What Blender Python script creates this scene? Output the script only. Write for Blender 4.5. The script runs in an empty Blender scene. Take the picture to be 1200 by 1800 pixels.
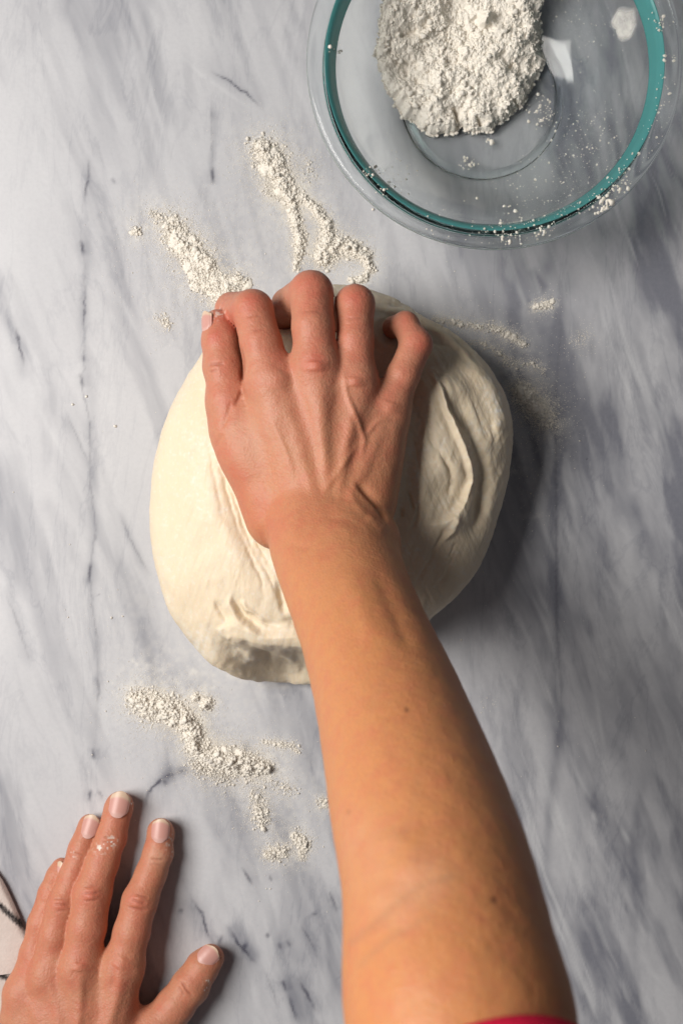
import bpy, math, random
import numpy as np
from mathutils import Vector

rng = np.random.default_rng(7)
random.seed(7)
SC = bpy.context.scene
COL = SC.collection

# ------------------------------------------------------------------ camera, world, lamp, exposure
CAM_H = 750.0          # mm above the counter
PXMM = 3.0             # photo pixels per mm at counter level
cam_d = bpy.data.cameras.new('camera')
cam = bpy.data.objects.new('camera', cam_d); COL.objects.link(cam)
cam.location = (0, 0, CAM_H / 1000); cam.rotation_euler = (0, 0, 0)
cam_d.sensor_fit = 'VERTICAL'; cam_d.sensor_height = 36.0; cam_d.sensor_width = 24.0
cam_d.lens = 36.0 * CAM_H / 600.0
cam_d.clip_start = 0.02; cam_d.clip_end = 50
cam_d.dof.use_dof = True; cam_d.dof.focus_distance = 0.69; cam_d.dof.aperture_fstop = 9.0
SC.camera = cam

w = bpy.data.worlds.new('World'); SC.world = w; w.use_nodes = True
bg = w.node_tree.nodes['Background']
bg.inputs['Color'].default_value = (0.84, 0.84, 0.90, 1); bg.inputs['Strength'].default_value = 0.07

ld = bpy.data.lights.new('window_light', 'AREA'); lo = bpy.data.objects.new('window_light', ld); COL.objects.link(lo)
ld.shape = 'RECTANGLE'; ld.size = 0.56; ld.size_y = 0.66; ld.energy = 17.6; ld.color = (1.0, 0.965, 0.91)
lo.location = (-0.74, 0.13, 0.94)
lo.rotation_euler = (Vector((0.02, 0.0, 0.03)) - Vector(lo.location)).to_track_quat('-Z', 'Y').to_euler()

SC.view_settings.view_transform = 'Standard'; SC.view_settings.look = 'None'
SC.view_settings.exposure = 0.0; SC.view_settings.gamma = 1.0
SC.render.engine = 'CYCLES'
try:
    SC.cycles.use_denoising = True
    SC.cycles.sample_clamp_indirect = 0.0; SC.cycles.max_bounces = 16; SC.cycles.transmission_bounces = 16; SC.cycles.transparent_max_bounces = 24
except Exception:
    pass

# ------------------------------------------------------------------ helpers
def at(px, py, z):
    """point (mm) at height z seen at photo pixel px,py"""
    k = (CAM_H - z) / CAM_H / PXMM
    return np.array([(px - 600) * k, (900 - py) * k, z])

def to_px(P):
    k = CAM_H / (CAM_H - P[:, 2]) * PXMM
    return np.stack([600 + P[:, 0] * k, 900 - P[:, 1] * k], 1)

def _h(ix, iy, iz, seed):
    n = (ix * 374761393 + iy * 668265263 + iz * 2147483647 + seed * 1274126177) & 0xFFFFFFFF
    n = ((n ^ (n >> 13)) * 1274126177) & 0xFFFFFFFF
    n = (n ^ (n >> 16)) & 0xFFFFFFFF
    return n.astype(np.float64) / 4294967295.0 * 2 - 1

def noise(x, y, z=None, seed=0):
    x = np.asarray(x, float); y = np.asarray(y, float)
    z = np.zeros_like(x) if z is None else np.asarray(z, float)
    ix, iy, iz = (np.floor(a).astype(np.int64) for a in (x, y, z))
    fx, fy, fz = x - ix, y - iy, z - iz
    fx, fy, fz = (f * f * f * (f * (f * 6 - 15) + 10) for f in (fx, fy, fz))
    r = 0
    for dx in (0, 1):
        for dy in (0, 1):
            for dz in (0, 1):
                r = r + _h(ix + dx, iy + dy, iz + dz, seed) * (fx if dx else 1 - fx) * (fy if dy else 1 - fy) * (fz if dz else 1 - fz)
    return r

def fbm(x, y, z=None, oct=4, seed=0, gain=0.5):
    r = 0; a = 1.0; t = 0
    for o in range(oct):
        r = r + a * noise(x * 2 ** o + o * 17.3, y * 2 ** o - o * 9.1, None if z is None else z * 2 ** o, seed + o); t += a; a *= gain
    return r / t

def sstep(a, b, x):
    t = np.clip((x - a) / (b - a), 0, 1); return t * t * (3 - 2 * t)

def poly_dist(Q, pts):
    """unsigned distance, signed side (+ = left of travel on screen), arc parameter 0..1 of 2D points Q to a polyline"""
    pts = np.asarray(pts, float)[:, :2]
    seg = pts[1:] - pts[:-1]; L = np.linalg.norm(seg, axis=1); cum = np.concatenate([[0], np.cumsum(L)])
    best = np.full(len(Q), 1e9); side = np.zeros(len(Q)); tt = np.zeros(len(Q))
    for i in range(len(seg)):
        v = Q - pts[i]; t = np.clip((v @ seg[i]) / max(L[i] ** 2, 1e-9), 0, 1)
        d = v - t[:, None] * seg[i]; dd = np.hypot(d[:, 0], d[:, 1])
        m = dd < best
        best[m] = dd[m]; side[m] = np.sign(seg[i][0] * v[m, 1] - seg[i][1] * v[m, 0]); tt[m] = (cum[i] + t[m] * L[i]) / cum[-1]
    return best, side, tt

def smooth_poly(pts, n=8):
    """Catmull-Rom through the points"""
    p = np.asarray(pts, float)
    if len(p) < 3: return p
    q = np.vstack([2 * p[0] - p[1], p, 2 * p[-1] - p[-2]]); out = []
    for i in range(1, len(q) - 2):
        for t in np.linspace(0, 1, n, endpoint=False):
            a, b, c, d = q[i - 1], q[i], q[i + 1], q[i + 2]
            out.append(0.5 * (2 * b + (c - a) * t + (2 * a - 5 * b + 4 * c - d) * t * t + (3 * b - a - 3 * c + d) * t ** 3))
    out.append(p[-1]); return np.array(out)

def stroke(Q, pts, wl, wr=None, taper=0.25):
    """0..1 weight of a soft brush stroke; wl/wr widths (px) on the two sides"""
    wr = wl if wr is None else wr
    pts = smooth_poly(pts)
    lo_, hi_ = pts[:, :2].min(0) - 4 * max(wl, wr), pts[:, :2].max(0) + 4 * max(wl, wr)
    out = np.zeros(len(Q)); m = np.all((Q > lo_) & (Q < hi_), axis=1)
    if not m.any(): return out
    d, s, t = poly_dist(Q[m], pts)
    ww = np.where(s > 0, wl, wr)
    tp = np.ones_like(t) if taper <= 0 else sstep(0, taper, t) * sstep(0, taper, 1 - t)
    out[m] = np.exp(-(d / ww) ** 2) * tp
    return out

def mesh_np(name, V, faces, smooth=True):
    """faces: (n,3) or (n,4) int array, or list of such; V in mm"""
    if not isinstance(faces, list): faces = [faces]
    faces = [np.asarray(f, np.int32) for f in faces if len(f)]
    me = bpy.data.meshes.new(name)
    me.vertices.add(len(V)); me.vertices.foreach_set('co', (np.asarray(V, np.float32) / 1000).ravel())
    loops = np.concatenate([f.ravel() for f in faces]); tot = np.concatenate([np.full(len(f), f.shape[1], np.int32) for f in faces])
    me.loops.add(len(loops)); me.loops.foreach_set('vertex_index', loops)
    me.polygons.add(len(tot)); st = np.concatenate([[0], np.cumsum(tot)[:-1]]).astype(np.int32)
    me.polygons.foreach_set('loop_start', st); me.polygons.foreach_set('loop_total', tot)
    me.update(calc_edges=True); me.validate()
    if smooth: me.polygons.foreach_set('use_smooth', np.ones(len(me.polygons), bool))
    return me

def fattr(me, name, val):
    a = me.attributes.new(name, 'FLOAT', 'POINT'); a.data.foreach_set('value', np.asarray(val, np.float32))

def link(name, me, mat=None, parent=None, label=None, cat=None, group=None, kind=None):
    o = bpy.data.objects.new(name, me); COL.objects.link(o)
    if mat is not None: me.materials.append(mat)
    if parent is not None: o.parent = parent
    for k, v in (('label', label), ('category', cat), ('group', group), ('kind', kind)):
        if v: o[k] = v
    return o

def grid_faces(nu, nv, wrap_v=False):
    i, j = np.meshgrid(np.arange(nu - 1), np.arange(nv if wrap_v else nv - 1), indexing='ij')
    j2 = (j + 1) % nv
    return np.stack([i * nv + j, (i + 1) * nv + j, (i + 1) * nv + j2, i * nv + j2], -1).reshape(-1, 4)

# ------------------------------------------------------------------ signed distance sculpting
class Field:
    def __init__(self, lo, hi, h):
        self.lo = np.asarray(lo, float); self.h = h
        n = np.ceil((np.asarray(hi) - self.lo) / h).astype(int) + 1
        self.ax = [self.lo[i] + np.arange(n[i]) * h for i in range(3)]
        self.d = np.full(n, 40.0, np.float32)
    def box(self, lo, hi):
        a = [max(0, int((lo[i] - self.lo[i]) / self.h)) for i in range(3)]
        b = [min(self.d.shape[i], int((hi[i] - self.lo[i]) / self.h) + 2) for i in range(3)]
        sl = tuple(slice(a[i], max(a[i], b[i])) for i in range(3))
        X = self.ax[0][sl[0]][:, None, None].astype(np.float32); Y = self.ax[1][sl[1]][None, :, None].astype(np.float32); Z = self.ax[2][sl[2]][None, None, :].astype(np.float32)
        return sl, X, Y, Z
    def cone(self, a, b, ra, rb, k=0.0, m=16, flat=None):
        """round cone a->b blended with smooth-min radius k; flat=(axis dir, factor) squashes the section"""
        a = np.asarray(a, float); b = np.asarray(b, float); r = max(ra, rb) + m + k
        sl, X, Y, Z = self.box(np.minimum(a, b) - r, np.maximum(a, b) + r)
        if min(s.stop - s.start for s in sl) <= 0: return
        ab = b - a; L2 = float(ab @ ab)
        px, py, pz = X - a[0], Y - a[1], Z - a[2]
        t = np.clip((px * ab[0] + py * ab[1] + pz * ab[2]) / max(L2, 1e-9), 0, 1)
        dx, dy, dz = px - t * ab[0], py - t * ab[1], pz - t * ab[2]
        if flat is not None:
            n, f = np.asarray(flat[0], float), flat[1]
            n = n / np.linalg.norm(n); c = dx * n[0] + dy * n[1] + dz * n[2]
            dx, dy, dz = dx + n[0] * c * (f - 1), dy + n[1] * c * (f - 1), dz + n[2] * c * (f - 1)
        q = np.sqrt(dx * dx + dy * dy + dz * dz) - (ra + (rb - ra) * t)
        self.blend(sl, q.astype(np.float32), k)
    def blend(self, sl, q, k):
        o = self.d[sl]
        if k > 0:
            hh = np.maximum(k - np.abs(o - q), 0) / k
            self.d[sl] = np.minimum(o, q) - hh * hh * k * 0.25
        else:
            self.d[sl] = np.minimum(o, q)
    def merge(self, other, k):
        self.blend((slice(None),) * 3, other.d, k)
    def sample(self, P):
        u = (P - self.lo) / self.h; n = np.array(self.d.shape)
        ok = np.all((u > 0) & (u < n - 1.001), axis=1)
        r = np.full(len(P), 40.0); u = u[ok]; i = np.floor(u).astype(int); f = u - i; s = 0
        for dx in (0, 1):
            for dy in (0, 1):
                for dz in (0, 1):
                    wgt = (f[:, 0] if dx else 1 - f[:, 0]) * (f[:, 1] if dy else 1 - f[:, 1]) * (f[:, 2] if dz else 1 - f[:, 2])
                    s = s + wgt * self.d[i[:, 0] + dx, i[:, 1] + dy, i[:, 2] + dz]
        r[ok] = s; return r
    def surface(self):
        d = self.d; s = d < 0; nx, ny, nz = d.shape
        cnt = np.zeros((nx - 1, ny - 1, nz - 1), np.int8)
        for a in (0, 1):
            for b in (0, 1):
                for c in (0, 1):
                    cnt += s[a:nx - 1 + a, b:ny - 1 + b, c:nz - 1 + c]
        I = np.argwhere((cnt > 0) & (cnt < 8)); vid = np.full(cnt.shape, -1, np.int64); vid[tuple(I.T)] = np.arange(len(I))
        acc = np.zeros((len(I), 3)); num = np.zeros(len(I))
        C = [(a, b, c) for a in (0, 1) for b in (0, 1) for c in (0, 1)]
        for p in C:
            for q in C:
                if sum(q) - sum(p) == 1 and all(q[i] >= p[i] for i in range(3)):
                    d0 = d[I[:, 0] + p[0], I[:, 1] + p[1], I[:, 2] + p[2]]; d1 = d[I[:, 0] + q[0], I[:, 1] + q[1], I[:, 2] + q[2]]
                    m = (d0 < 0) != (d1 < 0); t = np.where(m, d0 / np.where(m, d0 - d1, 1), 0)
                    for ax in range(3):
                        acc[:, ax] += np.where(m, p[ax] + t * (q[ax] - p[ax]), 0)
                    num += m
        V = self.lo + (I + acc / num[:, None]) * self.h
        F = []
        for ax in range(3):
            sl0 = [slice(None)] * 3; sl1 = [slice(None)] * 3
            sl0[ax] = slice(0, -1); sl1[ax] = slice(1, None)
            a0, a1 = s[tuple(sl0)], s[tuple(sl1)]
            E = np.argwhere(a0 != a1); o1, o2 = [(1, 2), (2, 0), (0, 1)][ax]
            E = E[(E[:, o1] > 0) & (E[:, o2] > 0) & (E[:, o1] < d.shape[o1] - 1) & (E[:, o2] < d.shape[o2] - 1)]
            def g(u, v):
                e = E.copy(); e[:, o1] -= u; e[:, o2] -= v; return vid[tuple(e.T)]
            q = np.stack([g(1, 1), g(0, 1), g(0, 0), g(1, 0)], 1)
            flip = ~a0[tuple(E.T)]; q[flip] = q[flip][:, ::-1]; F.append(q)
        F = np.vstack(F); F = F[(F >= 0).all(1)]
        return V, F

def vnormals(V, F):
    n = np.cross(V[F[:, 2]] - V[F[:, 0]], V[F[:, 3]] - V[F[:, 1]]) if F.shape[1] == 4 else np.cross(V[F[:, 1]] - V[F[:, 0]], V[F[:, 2]] - V[F[:, 0]])
    N = np.zeros_like(V)
    for ax in range(3):
        for c in range(F.shape[1]):
            N[:, ax] += np.bincount(F[:, c], n[:, ax], len(V))
    return N / np.maximum(np.linalg.norm(N, axis=1, keepdims=True), 1e-9)

def relax(V, F, it=3, lam=0.5):
    E = np.vstack([F[:, [i, (i + 1) % F.shape[1]]] for i in range(F.shape[1])])
    cnt = np.maximum(np.bincount(E[:, 0], minlength=len(V)) + np.bincount(E[:, 1], minlength=len(V)), 1)
    for _ in range(it):
        for l in (lam, -lam * 0.96):
            A = np.stack([np.bincount(E[:, 0], V[E[:, 1], ax], len(V)) + np.bincount(E[:, 1], V[E[:, 0], ax], len(V)) for ax in range(3)], 1) / cnt[:, None]
            V = V + l * (A - V)
    return V

def subdivide(V, F):
    """split every quad into four"""
    n = len(V); E = np.vstack([F[:, [i, (i + 1) % 4]] for i in range(4)]); E.sort(axis=1)
    key, inv = np.unique(E[:, 0] * n + E[:, 1], return_inverse=True); m = len(F)
    mid = (V[key // n] + V[key % n]) / 2; cen = V[F].mean(1)
    e = [n + inv[i * m:(i + 1) * m] for i in range(4)]; c = n + len(key) + np.arange(m)
    NF = np.vstack([np.stack([F[:, i], e[i], c, e[i - 1]], 1) for i in range(4)])
    return np.vstack([V, mid, cen]), NF

# ------------------------------------------------------------------ materials
def mat(name):
    m = bpy.data.materials.new(name); m.use_nodes = True
    nt = m.node_tree; return m, nt, nt.nodes['Principled BSDF']
def N(nt, typ, **kw):
    n = nt.nodes.new(typ)
    for k, v in kw.items():
        if k in n.inputs: n.inputs[k].default_value = v
        else: setattr(n, k, v)
    return n
def attr(nt, name): return N(nt, 'ShaderNodeAttribute', attribute_name=name).outputs['Fac']
def mixc(nt, fac, a, b, blend='MIX'):
    n = nt.nodes.new('ShaderNodeMix'); n.data_type = 'RGBA'; n.blend_type = blend
    for sock, v in ((n.inputs[0], fac), (n.inputs[6], a), (n.inputs[7], b)):
        if hasattr(v, 'is_linked') or hasattr(v, 'links'): nt.links.new(v, sock)
        elif isinstance(v, (int, float)): sock.default_value = v
        else: sock.default_value = (*v, 1)
    return n.outputs[2]
def mathn(nt, op, a, b=None, clamp=False):
    n = nt.nodes.new('ShaderNodeMath'); n.operation = op; n.use_clamp = clamp
    for s, v in ((n.inputs[0], a), (n.inputs[1], b)):
        if v is None: continue
        if isinstance(v, (int, float)): s.default_value = v
        else: nt.links.new(v, s)
    return n.outputs[0]
def ntex(nt, scale, detail=4, rough=0.55, vec=None, dist=0.0):
    n = N(nt, 'ShaderNodeTexNoise'); n.inputs['Scale'].default_value = scale; n.inputs['Detail'].default_value = detail
    n.inputs['Roughness'].default_value = rough; n.inputs['Distortion'].default_value = dist
    if vec is not None: nt.links.new(vec, n.inputs['Vector'])
    return n.outputs['Fac']
def objvec(nt, scale=(1, 1, 1), rot=(0, 0, 0)):
    tc = N(nt, 'ShaderNodeTexCoord'); mp = N(nt, 'ShaderNodeMapping')
    mp.inputs['Scale'].default_value = scale; mp.inputs['Rotation'].default_value = rot
    nt.links.new(tc.outputs['Object'], mp.inputs['Vector']); return mp.outputs['Vector']
def bump(nt, h, strength, dist, prev=None):
    b = N(nt, 'ShaderNodeBump'); b.inputs['Strength'].default_value = strength; b.inputs['Distance'].default_value = dist
    nt.links.new(h, b.inputs['Height'])
    if prev is not None: nt.links.new(prev, b.inputs['Normal'])
    return b.outputs['Normal']

def marble_mat():
    m, nt, p = mat('marble')
    v = objvec(nt)
    sv = objvec(nt, (20, 2.6, 1), (0, 0, math.radians(-22)))
    base = mixc(nt, mathn(nt, 'MULTIPLY', ntex(nt, 1.0, 7, 0.62, sv, 0.25), 0.55), (0.66, 0.66, 0.68), (0.42, 0.42, 0.465))
    fl = ntex(nt, 1.0, 9, 0.66, objvec(nt, (26, 7, 1), (0, 0, math.radians(-24))), 0.6)
    ln = mathn(nt, 'SUBTRACT', 1.0, mathn(nt, 'MULTIPLY', mathn(nt, 'ABSOLUTE', mathn(nt, 'SUBTRACT', fl, 0.5)), 42.0), True)
    base = mixc(nt, mathn(nt, 'MULTIPLY', ln, mathn(nt, 'ADD', 0.10, mathn(nt, 'MULTIPLY', attr(nt, 'vein'), 0.5))), base, (0.26, 0.27, 0.32))
    base = mixc(nt, attr(nt, 'vein'), base, (0.20, 0.205, 0.245))
    base = mixc(nt, attr(nt, 'white'), base, (0.74, 0.745, 0.76))
    base = mixc(nt, attr(nt, 'dark'), base, (0.045, 0.045, 0.075))
    base = mixc(nt, mathn(nt, 'MULTIPLY', mathn(nt, 'SUBTRACT', ntex(nt, 420, 3, 0.7, v), 0.42, True), 0.5), base, (0.36, 0.37, 0.40))
    base = mixc(nt, attr(nt, 'dust'), base, (0.83, 0.80, 0.75))
    nt.links.new(base, p.inputs['Base Color'])
    r = mathn(nt, 'ADD', mathn(nt, 'MULTIPLY', attr(nt, 'dust'), 0.3), 0.42)
    nt.links.new(r, p.inputs['Roughness']); p.inputs['Specular IOR Level'].default_value = 0.35
    nt.links.new(bump(nt, ntex(nt, 300, 3, 0.6, v), 0.05, 0.001), p.inputs['Normal'])
    return m

def skin_mat(name, base, red, tan):
    m, nt, p = mat(name)
    v = objvec(nt)
    c = mixc(nt, ntex(nt, 45, 4, 0.6, v), base, tuple(0.86 * x for x in base))
    c = mixc(nt, attr(nt, 'tan'), c, tan)
    c = mixc(nt, attr(nt, 'red'), c, red)
    fine = mathn(nt, 'MULTIPLY', mathn(nt, 'SUBTRACT', ntex(nt, 700, 4, 0.7, v), 0.42, True), 1.1)
    c = mixc(nt, fine, c, tuple(.62 * x for x in base))
    mott = mathn(nt, 'MULTIPLY', mathn(nt, 'SUBTRACT', ntex(nt, 120, 4, 0.7, v), 0.43, True), 1.3)
    c = mixc(nt, mott, c, red)
    c = mixc(nt, attr(nt, 'pale'), c, (0.66, 0.42, 0.29))
    c = mixc(nt, attr(nt, 'vessel'), c, (0.36, 0.19, 0.11))
    c = mixc(nt, mathn(nt, 'MULTIPLY', attr(nt, 'crease'), .5), c, (0.33, 0.10, 0.06))
    c = mixc(nt, attr(nt, 'mole'), c, (0.16, 0.055, 0.03))
    c = mixc(nt, attr(nt, 'flour'), c, (0.82, 0.77, 0.70))
    nt.links.new(c, p.inputs['Base Color'])
    p.inputs['Roughness'].default_value = 0.49; p.inputs['Specular IOR Level'].default_value = 0.36
    p.inputs['Subsurface Weight'].default_value = 0.22; p.inputs['Subsurface Radius'].default_value = (1.0, 0.32, 0.16); p.inputs['Subsurface Scale'].default_value = 0.0028
    vo = N(nt, 'ShaderNodeTexVoronoi'); vo.inputs['Scale'].default_value = 900; nt.links.new(v, vo.inputs['Vector'])
    b = bump(nt, vo.outputs['Distance'], 0.22, 0.0006)
    b = bump(nt, ntex(nt, 380, 4, 0.65, v), 0.22, 0.0009, b)
    b = bump(nt, ntex(nt, 90, 3, 0.6, v), 0.22, 0.0022, b)
    nt.links.new(b, p.inputs['Normal'])
    return m

def dough_mat():
    m, nt, p = mat('dough')
    v = objvec(nt); sv = objvec(nt, (1, 0.16, 1), (0, 0, math.radians(-10)))
    c = mixc(nt, ntex(nt, 60, 5, 0.6, sv), (0.83, 0.715, 0.555), (0.78, 0.64, 0.45))
    c = mixc(nt, attr(nt, 'flour'), c, (0.85, 0.81, 0.73))
    nt.links.new(c, p.inputs['Base Color'])
    p.inputs['Roughness'].default_value = 0.52; p.inputs['Specular IOR Level'].default_value = 0.3
    p.inputs['Subsurface Weight'].default_value = 0.2; p.inputs['Subsurface Radius'].default_value = (1.0, 0.7, 0.4); p.inputs['Subsurface Scale'].default_value = 0.003
    b = bump(nt, ntex(nt, 70, 5, 0.6, sv, 0.8), 0.22, 0.003)
    b = bump(nt, ntex(nt, 260, 5, 0.7, v), 0.28, 0.0012, b)
    nt.links.new(b, p.inputs['Normal'])
    return m

def flour_mat():
    m, nt, p = mat('flour')
    v = objvec(nt)
    nt.links.new(mixc(nt, ntex(nt, 160, 4, 0.6, v), (0.92, 0.87, 0.795), (0.88, 0.825, 0.74)), p.inputs['Base Color'])
    p.inputs['Roughness'].default_value = 0.95; p.inputs['Specular IOR Level'].default_value = 0.1
    nt.links.new(bump(nt, ntex(nt, 1500, 3, 0.7, v), 0.5, 0.0008), p.inputs['Normal'])
    return m

def glass_mat():
    m, nt, p = mat('clear_glass')
    p.inputs['Base Color'].default_value = (1, 1, 1, 1); p.inputs['Transmission Weight'].default_value = 1
    p.inputs['Roughness'].default_value = 0.09; p.inputs['IOR'].default_value = 1.32
    va = N(nt, 'ShaderNodeVolumeAbsorption'); va.inputs['Color'].default_value = (0.08, 0.72, 0.70, 1); va.inputs['Density'].default_value = 9
    nt.links.new(va.outputs[0], nt.nodes['Material Output'].inputs['Volume'])
    return m

def nail_mat():
    m, nt, p = mat('fingernail')
    c = mixc(nt, attr(nt, 'tip'), (0.60, 0.31, 0.265), (0.67, 0.49, 0.36))
    c = mixc(nt, attr(nt, 'lunula'), c, (0.68, 0.44, 0.39))
    nt.links.new(c, p.inputs['Base Color']); p.inputs['Roughness'].default_value = 0.36; p.inputs['Specular IOR Level'].default_value = 0.4
    nt.links.new(bump(nt, ntex(nt, 260, 2, 0.5, objvec(nt)), 0.1, 0.0006), p.inputs['Normal'])
    return m

def cloth_mat():
    m, nt, p = mat('striped_linen')
    v = objvec(nt)
    weave = N(nt, 'ShaderNodeTexChecker'); weave.inputs['Scale'].default_value = 900; nt.links.new(v, weave.inputs['Vector'])
    c = mixc(nt, ntex(nt, 220, 4, 0.6, v), (0.70, 0.61, 0.57), (0.60, 0.51, 0.47))
    st = mathn(nt, 'MULTIPLY', attr(nt, 'stripe'), mathn(nt, 'ADD', mathn(nt, 'MULTIPLY', ntex(nt, 900, 2, 0.6, v), 0.6), 0.62, True))
    c = mixc(nt, st, c, (0.018, 0.016, 0.018))
    nt.links.new(c, p.inputs['Base Color']); p.inputs['Roughness'].default_value = 0.95; p.inputs['Specular IOR Level'].default_value = 0.1
    b = bump(nt, weave.outputs['Fac'], 0.25, 0.0005); b = bump(nt, ntex(nt, 500, 3, 0.7, v), 0.4, 0.001, b)
    nt.links.new(b, p.inputs['Normal'])
    return m

def sleeve_mat():
    m, nt, p = mat('red_jersey')
    v = objvec(nt)
    nt.links.new(mixc(nt, ntex(nt, 300, 4, 0.6, v), (0.74, 0.014, 0.065), (0.60, 0.012, 0.05)), p.inputs['Base Color'])
    p.inputs['Roughness'].default_value = 0.85; p.inputs['Specular IOR Level'].default_value = 0.15
    nt.links.new(bump(nt, ntex(nt, 900, 3, 0.6, v), 0.4, 0.001), p.inputs['Normal'])
    return m

M = dict(marble=marble_mat(), dough=dough_mat(), flour=flour_mat(), glass=glass_mat(), nail=nail_mat(), cloth=cloth_mat(), sleeve=sleeve_mat())
def film_mat():
    m, nt, p = mat('flour_film')
    fade = attr(nt, 'fade')
    p.inputs['Base Color'].default_value = (0.86, 0.84, 0.80, 1); p.inputs['Roughness'].default_value = 0.9
    a = mathn(nt, 'MULTIPLY', mathn(nt, 'MULTIPLY', ntex(nt, 160, 5, 0.65, objvec(nt)), 0.8, True), fade, True); nt.links.new(a, p.inputs['Alpha'])
    return m
def band_mat():
    m, nt, p = mat('teal_glass_edge')
    p.inputs['Base Color'].default_value = (0.13, 0.43, 0.43, 1); p.inputs['Roughness'].default_value = 0.2
    p.inputs['Transmission Weight'].default_value = 0.45; p.inputs['IOR'].default_value = 1.2
    return m
M['film'] = film_mat(); M['band'] = band_mat()
M['skin'] = skin_mat('skin', (0.60, 0.278, 0.172), (0.55, 0.135, 0.09), (0.60, 0.245, 0.09))

# ------------------------------------------------------------------ flour piles: shared layout (photo pixels at counter level)
# each: list of strands, a strand is [(x, y, radius, amount), ...]
PILES = {
 'upper': [[(462,262,26,1),(480,290,28,1),(497,325,22,1),(512,352,15,1)],[(512,352,13,1),(518,385,11,1.2),(527,420,12,1.1),(526,445,11,.8),(520,472,7,.35)],
           [(512,355,10,1.0),(532,348,7,1.2),(556,368,10,1),(574,396,12,1),(575,430,18,1.2),(566,455,18,1.1),(596,432,18,1.1),(622,438,15,1.1),(644,452,12,1),(650,474,8,.8),(636,492,6,.9),(614,492,5,.9)],
           [(540,285,18,.15),(545,320,18,.12)],[(468,335,14,.35),(492,345,8,.4)]],
 'left':  [[(240,407,11,.8)],[(268,375,10,.12),(300,395,22,.5),(318,425,28,1),(345,455,26,1),(368,468,18,.6)],[(345,490,26,.35),(372,500,26,.6),(402,506,24,.8),(388,528,14,.9),(420,495,22,.5)]],
 'speck': [[(295,570,10,.7),(283,560,16,.15)]],
 'lower': [[(238,1228,18,.8),(262,1240,24,1.1),(300,1248,24,1.2),(322,1262,20,1.2),(340,1284,18,1.2),(345,1312,18,1.2),(372,1330,20,1.3),(405,1338,22,1.3),(440,1345,22,1.3),(470,1350,11,.9)],
           [(345,1345,20,.35),(400,1365,26,.3)]],
 'lump':  [[(362,1236,13,2.2)],[(343,1226,8,1.6)]],
 'dash':  [[(462,1304,6,.4),(490,1308,8,.5),(514,1311,8,.45),(524,1322,6,.2)]],
 'trail': [[(450,1390,16,.25),(455,1420,18,.4),(462,1445,22,.5)],[(470,1500,14,.8),(500,1497,15,.8)],[(520,1470,14,.9),(535,1485,13,.8),(530,1505,10,.3)],[(475,1375,16,.2),(515,1390,14,.25)]],
 'edge':  [[(562,1408,12,.4),(574,1415,12,.6)]],
 'right': [[(912,684,15,1.1),(926,697,17,1.0),(945,722,20,.5),(962,748,20,.25)],[(950,700,14,.2),(970,740,16,.15)]],
 'arc':   [[(765,560,6,.4),(800,568,9,.5),(836,574,7,.3),(868,578,9,.6),(895,590,9,.7),(920,605,7,.6)],[(825,602,6,.3),(850,605,7,.2),(875,618,9,.35),(895,640,8,.25),(938,640,9,.2),(955,655,8,.2)]],
 'tuft':  [[(940,540,6,.8),(966,535,10,.7)]],
 'wisp':  [[(1012,602,14,.14),(1030,590,12,.06)]],
}

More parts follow.
